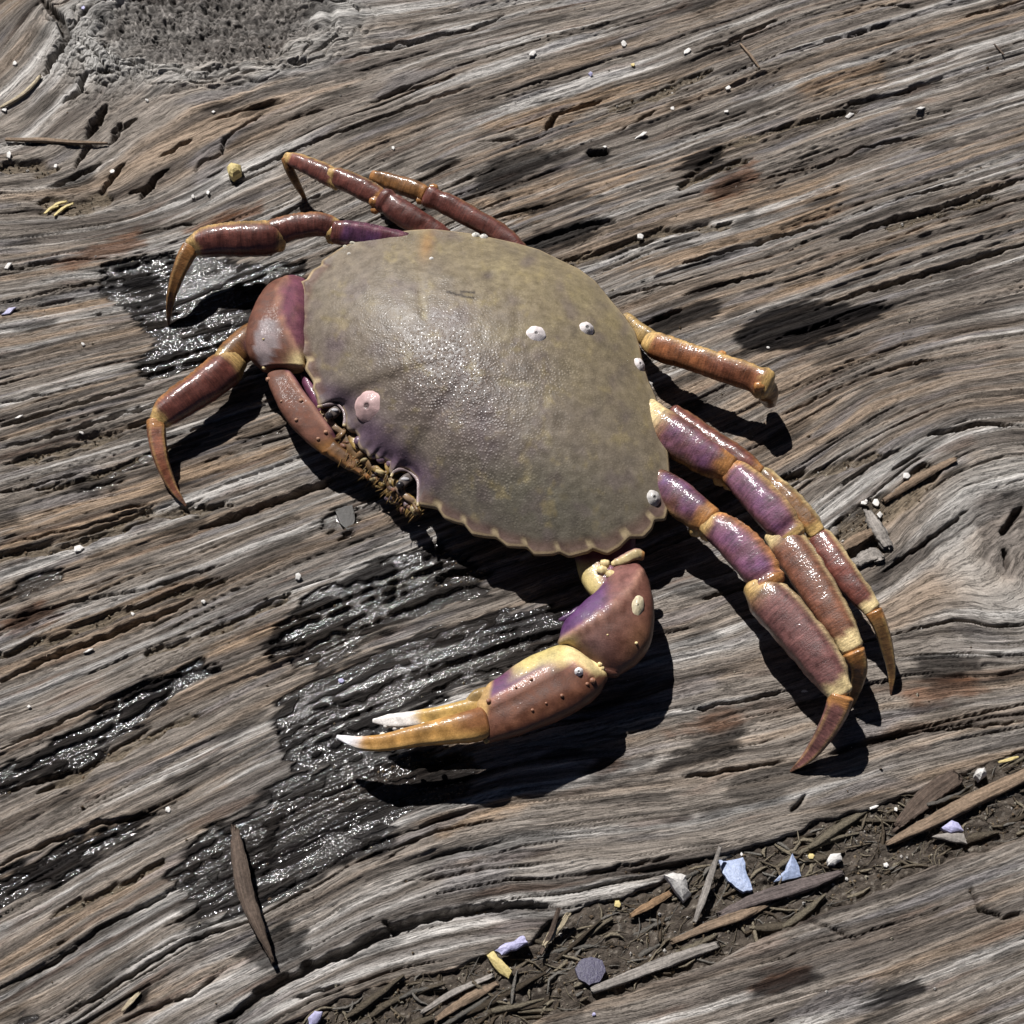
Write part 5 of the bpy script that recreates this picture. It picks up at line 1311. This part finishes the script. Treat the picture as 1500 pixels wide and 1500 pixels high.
for k in range(90):
    t = mr.random(); q = mr.random(); a_ = np.array((505, 634)) + t * np.array((108, 112)); b_ = np.array((486, 664)) + t * np.array((122, 98))
    c_ = a_ + (b_ - a_) * q; ang_ = mr.uniform(-.4, 1.9); L_b = mr.uniform(3, 9); z_ = 11.5 - 4.5 * q + mr.uniform(-.8, .8); w_ = mr.uniform(1.6, 4.6)
    colr_ = [GOLD * .8, DGOLD, DGOLD * .5, np.array((.12, .085, .10)), np.array((.16, .075, .045)), CREAM * .6, np.array((.09, .055, .04))][mr.randrange(7)]
    d_ = np.array((math.cos(ang_), math.sin(ang_))) * L_b
    V, F, A = leg_segment([(*(c_ - d_), z_, w_ * .6), (*c_, z_ + .5, w_), (*(c_ + d_), z_ - .6, w_ * .5)], colr_, ends=(None, colr_ * 1.4), seed=600 + k, m=8, ns=10, lump=.3)
    bits.append((V, F, A))
V, F, A = join(bits); crab_part('palps', V, F, A, M_CLAW, mo)
rp = []; rd = []
for k in range(120):
    t = k / 119; px = 490 + 125 * t + random.uniform(-8, 8); py = 650 + 105 * t + random.uniform(-10, 8); rp.append(at(px, py, .009 + random.uniform(-.003, .003))); rd.append((random.uniform(-.9, -.1), random.uniform(-1, -.3), random.uniform(-.5, .4)))
bristles(rp, rd, .0030, 'bristles', mo)

# ------------------------------------------------------------------ loose things on the wood
def strip(px_pts, half_px, mat, name, label, cat, group=None, thick=.35, lift=.0, raise_=None, jag=.12, seed=0):
    """Splinter: irregular split wood along photo points; half_px widths per point."""
    pts = [on_wood(x, y, 0, 3) for x, y in px_pts]
    half_px = np.array(half_px) * (.82 if group == 'splinters lying in the dirt gap' else 1)
    P = np.array(pts); wd = np.array(half_px, float) * HALF / 750 * ((P - CAM) @ FWD)
    P[:, 2] += wd * thick * .6 + lift
    if raise_ is not None: P[:, 2] += np.array(raise_) / 1000
    side = np.cross(np.gradient(P, axis=0), (0, 0, 1.0)); side /= np.linalg.norm(side, axis=1)[:, None]
    V, F, s, a, L = loft(P, wd, thick, 40, 16, side=side, caps=(.1, .1), expo=3.6)
    V = V + normals(V, F) * ((noise(a * 1.9 + seed, s * 1.3, seed) * 1.0 + .5 * noise(a * 3.1, s * 14, seed + 1)) * wd.max() * jag)[:, None]
    V = V + (RNG.normal(size=3) * 0) + normals(V, F) * (wd.max() * .16 * noise(a * 4.5 + seed, s * 5, seed + 4))[:, None]
    cut = wd.max() * .9 * noise(a * 2.4 + 3 * seed, s * 0, seed + 6); tdir = (P[-1] - P[0]) / np.linalg.norm(P[-1] - P[0])
    V = V + tdir * (cut * (sstep(.85, 1, s) + sstep(.15, 0, s)))[:, None]
    suv = np.stack([s * L * 1000, a * wd.max() * 1000, 0 * s], -1)
    base = P.mean(0)
    me = mesh_np(name, V - base, F, mat, {'suv': suv})
    return obj(name, me, None, base, label, cat, group)


def chip(poly, mat, name, label, cat, group=None, h=.0012, tilt=.25, dome=.3, lift=.0004):
    """Thin broken plate with real thickness laid on the surface, outline in photo pixels."""
    c = np.mean(poly, 0); p0 = on_wood(c[0], c[1], lift, 3)
    Q = np.array([at(x, y, p0[2]) for x, y in poly])
    Q = np.array(Q); n0 = len(Q)
    R = []
    for i in range(n0):
        a, b = Q[i], Q[(i + 1) % n0]
        for t in (0, .33, .67): R.append(a * (1 - t) + b * t)
    R = np.array(R); size = np.ptp(R[:, :2], axis=0).max()
    R[:, :2] += (RNG.random((len(R), 2)) - .5) * size * .05
    cen = R.mean(0); V = []; k = len(R)
    tv = RNG.normal(size=2) * tilt
    for sc, dz in ((1.0, 0), (.97, 1.0), (.7, 1 + dome * .6), (.35, 1 + dome)):
        q = cen + (R - cen) * sc; q[:, 2] = p0[2] + dz * h; V.append(q)
    V = np.vstack(V + [cen + (0, 0, h * (1 + dome * 1.1))])
    V[:, 2] += ((V[:, :2] - cen[:2]) @ tv) + size * .0
    V[:, 2] += max(0, np.abs(tv).max() * size * .25)
    g = np.arange(4 * k).reshape(4, k)
    F = np.stack([g[:-1], np.roll(g[:-1], -1, 1), np.roll(g[1:], -1, 1), g[1:]], -1).reshape(-1, 4); F3 = np.stack([g[-1], np.roll(g[-1], -1), np.full(k, 4 * k)], -1); F0 = np.stack([np.roll(g[0], -1), g[0], np.full(k, 4 * k + 1)], -1)
    V = np.vstack([V, cen + (0, 0, -.0002)])
    me = mesh_np(name, V - p0, [F, np.vstack([F3, F0])], mat, smooth=False)
    return obj(name, me, None, p0, label, cat, group)


GS_ = 'splinters lying in the dirt gap'
strip([(346, 1217), (352, 1260), (362, 1310), (378, 1355), (401, 1408)], [3.5, 10, 11.5, 9, 2], M_SPL['dark'], 'splinter', 'long dark curved splinter lying across the wet patch at lower left', 'splinter', None, .6, .0006, (1.2, 1.6, 1.8, 2.0, 2.2), .25, 1)
strip([(1052, 1248), (1040, 1285), (1028, 1322), (1017, 1352)], [3, 5, 6, 3.5], M_SPL['grey'], 'splinter', 'straight grey splinter standing beside the large blue shell piece', 'splinter', GS_, .6, .001, (2.5, 1.8, 1, .4), .2, 2)
strip([(1300, 1238), (1360, 1208), (1430, 1172), (1500, 1138), (1560, 1110)], [4, 11, 13, 11, 9], M_SPL['brown'], 'splinter', 'long pale brown splinter running off the right edge of the gap', 'splinter', GS_, .5, .0008, None, .3, 3)
strip([(1312, 1212), (1335, 1190), (1362, 1165), (1398, 1140)], [6, 14, 16, 14], M_SPL['dark'], 'splinter', 'broad dark flat splinter above the long pale brown one', 'splinter', GS_, .28, .0005, None, .3, 4)
strip([(1055, 1342), (1110, 1318), (1170, 1300), (1232, 1280)], [6, 11, 12, 5], M_SPL['purple'], 'splinter', 'plum dark splinter just below the two blue shell pieces', 'splinter', GS_, .5, .0006, None, .25, 5)
strip([(985, 1380), (1040, 1357), (1090, 1340), (1128, 1322)], [4, 8, 8, 4], M_SPL['brown'], 'splinter', 'thin brown splinter under the plum dark splinter', 'splinter', GS_, .5, .0004, None, .3, 6)
strip([(868, 1452), (930, 1428), (1000, 1402), (1050, 1385)], [6, 9, 9, 5], M_SPL['grey'], 'splinter', 'grey weathered splinter to the right of the purple disc', 'splinter', GS_, .5, .0006, None, .3, 7)
strip([(797, 1388), (808, 1372), (822, 1358), (832, 1344)], [3, 6, 6.5, 4], M_SPL['pale'], 'splinter', 'short pale yellow splinter at the upper lip of the gap', 'splinter', GS_, .5, .0008, (1, 1, 1.5, 2), .3, 8)
strip([(792, 1400), (806, 1372), (818, 1338)], [3, 4.5, 4], M_SPL['dark'], 'splinter', 'short dark splinter left of the pale yellow one', 'splinter', GS_, .6, .001, (.5, 1.5, 2.4), .3, 9)
strip([(618, 1484), (665, 1455), (722, 1430)], [3, 6, 4], M_SPL['grey'], 'splinter', 'narrow grey splinter near the bottom edge, upper of two', 'splinter', GS_, .5, .0006, None, .3, 10)
strip([(640, 1494), (690, 1462), (728, 1442)], [4, 8, 4], M_SPL['brown'], 'splinter', 'brownish splinter near the bottom edge, lower of two', 'splinter', GS_, .5, .0005, None, .3, 11)
strip([(923, 1343), (950, 1328), (984, 1308)], [3, 6.5, 5], M_SPL['orange'], 'splinter', 'orange brown splinter beside the crumpled pale shell', 'splinter', GS_, .5, .0006, None, .3, 12)
strip([(1271, 752), (1282, 775), (1299, 803)], [6, 10, 8], M_SPL['grey'], 'wood_chip', 'short blunt grey wood chip in the dirt by the right legs', 'wood chip', None, .4, .0005, None, .3, 13)
strip([(1232, 806), (1254, 792), (1279, 780)], [5, 8, 5], M_SPL['brown'], 'wood_chip', 'brown wood chip touching the blunt grey chip', 'wood chip', None, .4, .0006, None, .3, 14)
strip([(1250, 828), (1280, 815), (1290, 822)], [6, 11, 7], M_SPL['grey'], 'wood_chip', 'small pale rounded wood chip beside the third right leg', 'wood chip', None, .4, .0005, None, .3, 15)
strip([(1294, 735), (1340, 705), (1398, 674)], [4, 7, 3], M_SPL['brown'], 'splinter', 'slim brown splinter above the white crumbs at right', 'splinter', None, .5, .0004, None, .3, 16)
strip([(1084, 66), (1098, 82), (1112, 101)], [1.4, 2.0, 1.2], M_SPL['brown'], 'twig', 'tiny straight twig near the top edge', 'twig', None, .9, .0004, None, .1, 17)
strip([(1456, 66), (1470, 82)], [1, 1.3], M_SPL['dark'], 'twig', 'tiny dark twig at the top right', 'twig', None, .9, .0003, None, .1, 18)
strip([(2, 160), (25, 148), (45, 132), (60, 114)], [2, 3, 3, 2], M_SPL['pale'], 'twig', 'pale curved twig at the left edge beside the knot', 'twig', None, .8, .0006, None, .15, 19)
strip([(10, 208), (60, 209), (110, 212), (158, 213)], [2.5, 3.4, 3, 1.6], M_SPL['brown'], 'twig', 'thin brown twig lying flat below the knot at left', 'twig', None, .8, .0008, None, .15, 20)
strip([(180, 1481), (192, 1468), (205, 1455)], [2, 4, 2], M_SPL['pale'], 'sliver', 'pale sliver in a crack at bottom left', 'sliver', None, .4, .0004, None, .1, 21)
strip([(1462, 1118), (1478, 1114), (1490, 1110)], [1.5, 2.5, 1.5], M_YEL, 'straw', 'bit of straw at the right edge of the gap', 'straw', None, .7, .0006, None, .1, 22)
for k, (a, b) in enumerate([((66, 315), (86, 304)), ((72, 310), (98, 297)), ((80, 318), (108, 300))]):
    strip([a, ((a[0] + b[0]) / 2, (a[1] + b[1]) / 2 - 2), b], [1.5, 2.6, 1.5], M_YEL, 'straw', ['pale straw shred in the dirt pocket at left, leftmost of three', 'pale straw shred in the dirt pocket at left, uppermost of three', 'pale straw shred in the dirt pocket at left, lowest of three'][k], 'straw', 'straw shreds at left', .6, .0005, None, .2, 30 + k)
chip([(712, 1402), (722, 1396), (735, 1410), (750, 1425), (745, 1436), (728, 1424)], M_YEL, 'wood_chip', 'bright yellow chip below the lilac shell sliver', 'wood chip', None, .0016, .2)
chip([(724, 1394), (735, 1386), (752, 1380), (768, 1372), (773, 1382), (755, 1392), (735, 1400)], M_SHELLP, 'shell_fragment', 'curved lilac white shell sliver above the yellow chip', 'shell fragment', None, .0014, .15)
chip([(842, 1420), (850, 1406), (866, 1401), (882, 1408), (888, 1424), (878, 1440), (862, 1445), (847, 1437)], M_DISC, 'shell_fragment', 'round dark purple disc lying in the dirt', 'shell fragment', None, .0010, .1, .15)
chip([(1051, 1259), (1062, 1262), (1088, 1256), (1094, 1285), (1100, 1308), (1088, 1311), (1070, 1298), (1058, 1280)], M_SHELLB, 'shell_fragment', 'largest blue shell piece, beside the straight grey splinter', 'shell fragment', None, .0012, .15, .3)
chip([(1159, 1252), (1168, 1266), (1174, 1286), (1152, 1291), (1132, 1294), (1148, 1278)], M_SHELLB, 'shell_fragment', 'triangular blue shell piece above the plum dark splinter', 'shell fragment', None, .0011, .15, .3)
chip([(1210, 1263), (1214, 1254), (1230, 1252), (1232, 1261), (1222, 1268), (1212, 1270)], M_SHELLW, 'shell_fragment', 'white shell bit right of the triangular blue piece', 'shell fragment', None, .0014, .2)
chip([(1376, 1216), (1392, 1204), (1402, 1208), (1410, 1219), (1390, 1222)], M_SHELLP, 'shell_fragment', 'pale lilac shell piece under the long brown splinter', 'shell fragment', None, .0014, .2)
chip([(1364, 1226), (1385, 1222), (1410, 1222), (1416, 1238), (1390, 1234)], M_SPL['grey'], 'shell_fragment', 'grey shell flake just below the pale lilac piece', 'shell fragment', None, .0009, .1)
chip([(970, 1290), (984, 1284), (1004, 1286), (1006, 1300), (1012, 1312), (1000, 1322), (986, 1308)], M_SHELLW, 'shell_fragment', 'crumpled whitish shell at the left end of the blue pieces', 'shell fragment', None, .0018, .3, .6)
chip([(1425, 1140), (1428, 1130), (1440, 1128), (1443, 1138), (1432, 1147)], M_SHELLW, 'pebble', 'white rounded pebble above the long brown splinter', 'pebble', None, .002, .1, .8)
chip([(452, 1493), (462, 1483), (474, 1484), (466, 1500), (454, 1506)], M_SHELLP, 'shell_fragment', 'bluish shell bit on the bottom edge', 'shell fragment', None, .001, .2)
chip([(333, 252), (340, 245), (354, 248), (355, 258), (343, 266), (336, 262)], M_YEL, 'crumb', 'pale yellow crumb left of the upper legs', 'crumb', None, .002, .1, .7)
chip([(490, 748), (505, 742), (517, 741), (521, 760), (517, 778), (508, 779), (498, 768)], simple_material('dark_flake', (0.035, 0.032, 0.028), .5), 'flake', 'small dark flake on the wet spot before the crab mouth', 'flake', None, .0006, .05, .1)
WH = [
    ((115, 805), 11, 9, 'white shell chip in the dirt groove at left'), ((437, 845), 8, 7, 'white shell chip beside the wet patch below the crab'), ((247, 1186), 7, 7, 'bright white crumb at the end of a wet streak'), ((130, 954), 12, 4, 'long pale shell sliver in a crack at left'),
    ((195, 900), 5, 4, 'small white crumb above the long pale sliver'), ((298, 882), 6, 4, 'small pale crumb in the groove left of the wet wood'), ((938, 348), 9, 8, 'white lump just behind the carapace'), ((938, 200), 13, 4, 'elongated white shell bit near the top centre'), ((914, 66), 6, 8, 'white square shell bit near the top edge'),
    ((985, 160), 5, 5, 'white crumb right of the elongated bit'), ((886, 216), 5, 3, 'white speck in the dark hole'), ((1006, 76), 9, 6, 'pale shell bit at the end of a top crack'), ((1066, 130), 6, 4, 'white crumb under the tiny straight twig'), ((1064, 164), 5, 3, 'small white crumb below another in the dirt groove'), ((1243, 171), 11, 4, 'flat white shell bit in the upper right groove'), ((1348, 160), 11, 4, 'pale shell sliver at upper right'),
    ((1283, 738), 8, 9, 'largest white crumb among the right hand dirt'), ((1288, 756), 9, 9, 'white crumb below the largest one at right'), ((1265, 737), 8, 5, 'pale flat crumb left of the largest one at right'), ((1327, 698), 8, 7, 'white crumb up the groove at right'), ((12, 391), 11, 6, 'white crumb on the left edge'), ((14, 457), 20, 6, 'flat bluish white flake on the left edge'),
    ((22, 94), 5, 5, 'white crumb left of the knot crack'), ((7, 162), 6, 6, 'white crumb at the left edge by the twig'), ((82, 245), 5, 7, 'white crumb below the flat brown twig'), ((14, 228), 6, 8, 'pale crumb at the far left under the twig'), ((165, 252), 7, 5, 'pale crumb in the dirt below the knot'), ((216, 148), 4, 3, 'tiny white crumb under the knot'), ((313, 165), 4, 4, 'tiny white crumb right of the knot'), ((305, 283), 4, 5, 'white speck under the yellow crumb'),
    ((283, 289), 4, 4, 'white speck left of another under the yellow crumb'), ((122, 13), 5, 6, 'bluish speck at the top beside the knot'), ((1178, 1013), 7, 3, 'pale bit beside the foremost right leg'), ((43, 1036), 5, 5, 'pale crumb above the left wet streak'), ((576, 218), 4, 4, 'white speck above the upper legs'), ((1125, 510), 4, 3, 'white speck beside the broken leg'), ((120, 635), 6, 3, 'pale crumb in the crack at left'), ((122, 505), 4, 3, 'pale speck on the left wood'), ((28, 612), 11, 4, 'pale chip by the double crack at left'),
    ((780, 80), 9, 6, 'pale crumb at the top centre'), ((865, 110), 5, 4, 'bluish crumb in the upper dirt groove'), ((927, 96), 5, 4, 'yellowish crumb near the square bit'), ((1280, 1183), 10, 4, 'pale bit on the upper lip of the gap'), ((1338, 1198), 6, 5, 'white bit beside the broad dark splinter'), ((1312, 1186), 4, 6, 'upright white bit left of the broad dark splinter'), ((1188, 1255), 8, 6, 'cream crumb between the blue triangle and white bit'), ((1297, 1268), 6, 6, 'small ring-like pale crumb in the gap'), ((1240, 1288), 4, 4, 'white speck at the tip of the plum splinter'),
    ((870, 1486), 5, 4, 'lilac white crumb on the lower plank edge'), ((840, 1382), 4, 6, 'pale crumb beside the pale yellow splinter'), ((1086, 1252), 4, 5, 'white crumb on the top corner of the largest blue piece'), ((905, 1325), 8, 9, 'cream lump under the upper plank edge'), ((1268, 735), 4, 4, 'tiny white crumb beside the pale flat one'), ((500, 998), 8, 6, 'bluish bright bit in the wet wood'),
]
for (x, y), sx, sy, lab in WH:
    k = random.choice((4, 5, 5, 6)); poly = []
    for i in range(k):
        t = 2 * math.pi * i / k + random.uniform(-.2, .2); q = random.uniform(.75, 1.1)
        poly.append((x + 1.0 * .72 * sx * q * math.cos(t), y + .72 * sy * q * math.sin(t) - .25 * sx * math.cos(t) * (sx > 8)))
    mt = M_YEL if ('yellowish' in lab or 'cream' in lab) else (M_SHELLP if ('bluish' in lab or 'lilac' in lab) else M_SHELLW)
    chip(poly, mt, 'shell_crumb', lab, 'shell crumb', 'white shell crumbs scattered on the wood', .0003 + .00003 * min(sx, sy), .2, .25, .0)

# countless grit in grooves and gap, one mass
gp = []
dm = (dirt > .5) | ((dU < -1) & (dL < -1)); jj, ii = np.where(dm & (np.abs(X) < 185) & (Y > -140) & (Y < 205)); sel = RNG.choice(len(jj), 2600, replace=False)
ex_j, ex_i = np.where((cover > .5) & (np.abs(X) < 185) & (Y > -140) & (Y < 205)); s2 = RNG.choice(len(ex_j), 700, replace=False)
ex2 = np.stack([RNG.integers(30, NY - 30, 500), RNG.integers(30, NX - 30, 500)], -1)
pts = np.concatenate([np.stack([jj[sel], ii[sel]], -1), np.stack([ex_j[s2], ex_i[s2]], -1), ex2])
octv = np.array([(1, 0, 0), (-1, 0, 0), (0, 1, 0), (0, -1, 0), (0, 0, 1), (0, 0, -1)], float)
octf = np.array([(0, 2, 4), (2, 1, 4), (1, 3, 4), (3, 0, 4), (2, 0, 5), (1, 2, 5), (3, 1, 5), (0, 3, 5)])
n = len(pts); r = (.00014 + .00042 * RNG.random(n) ** 3.0)
cen = np.stack([X[pts[:, 0], pts[:, 1]], Y[pts[:, 0], pts[:, 1]], TOP[pts[:, 0], pts[:, 1]]], -1) / 1000; cen[:, 2] += r * .4
Vg = (octv[None] * (r[:, None, None] * (.55 + .9 * RNG.random((n, 6, 3)))) + cen[:, None]).reshape(-1, 3)
Fg = (octf[None] + (np.arange(n) * 6)[:, None, None]).reshape(-1, 3)
pal = np.array([(.40, .36, .28), (.26, .20, .13), (.12, .085, .055), (.55, .52, .48), (.18, .13, .085)]); pc = pal[RNG.choice(5, n, p=[.22, .26, .22, .10, .20])]
grit = obj('grit', mesh_np('grit', Vg, Fg, M_DIRT, {'Col': np.repeat(pc, 6, 0)}, smooth=False), kind='stuff', label='fine shell grit and dirt grains caught in the grooves of the wood')
# fine fibres and root hairs in the gap, one mass
parts = []
jj, ii = np.where((dU < -.5) & (dL < -.5) & (np.abs(X) < 185) & (Y > -140)); sel = RNG.choice(len(jj), 850, replace=False)
for j, i in zip(jj[sel], ii[sel]):
    p = np.array([X[j, i], Y[j, i], TOP[j, i] + .25]) / 1000; big_ = RNG.random() < .06; t = RNG.normal(.36, .28 if big_ else .75); L = RNG.uniform(.009, .026) if big_ else RNG.uniform(.002, .009); d = np.array([math.cos(t), math.sin(t), RNG.normal(0, .08)]); wv = RNG.choice([RNG.uniform(.00008, .0002), RNG.uniform(.0003, .0007)], p=[.7, .3])
    e = np.array([-d[1], d[0], 0]); u_ = np.array([0, 0, 1.0]); wv = RNG.uniform(.0006, .0016) if big_ else wv; bend = e * L * (.3 if big_ else 1) * RNG.normal(0, .12)
    q = []
    for k, sc in enumerate((.5, 1, .8, .3)):
        c = p + d * L * (k / 3 - .5) + bend * (1 - (k / 1.5 - 1) ** 2); q += [c + e * wv * sc, c + u_ * min(wv, .0006) * sc, c - e * wv * sc]
    f = []
    for k in range(3):
        for m in range(3): f.append((3 * k + m, 3 * k + (m + 1) % 3, 3 * k + 3 + (m + 1) % 3, 3 * k + 3 + m))
    colr = np.array([(.22, .18, .13), (.13, .10, .07), (.34, .29, .21), (.27, .25, .22)][RNG.integers(0, 4)])
    colr = colr * (.5 if big_ else .75)
    parts.append((np.array(q), [np.array(f)], {'Col': np.tile(colr, (12, 1))}))
V, F, A = join(parts)
obj('fibre_litter', mesh_np('fibre_litter', V, F, M_DIRT, A), kind='stuff', label='loose wood fibres and root hairs tangled in the dirt of the gap')
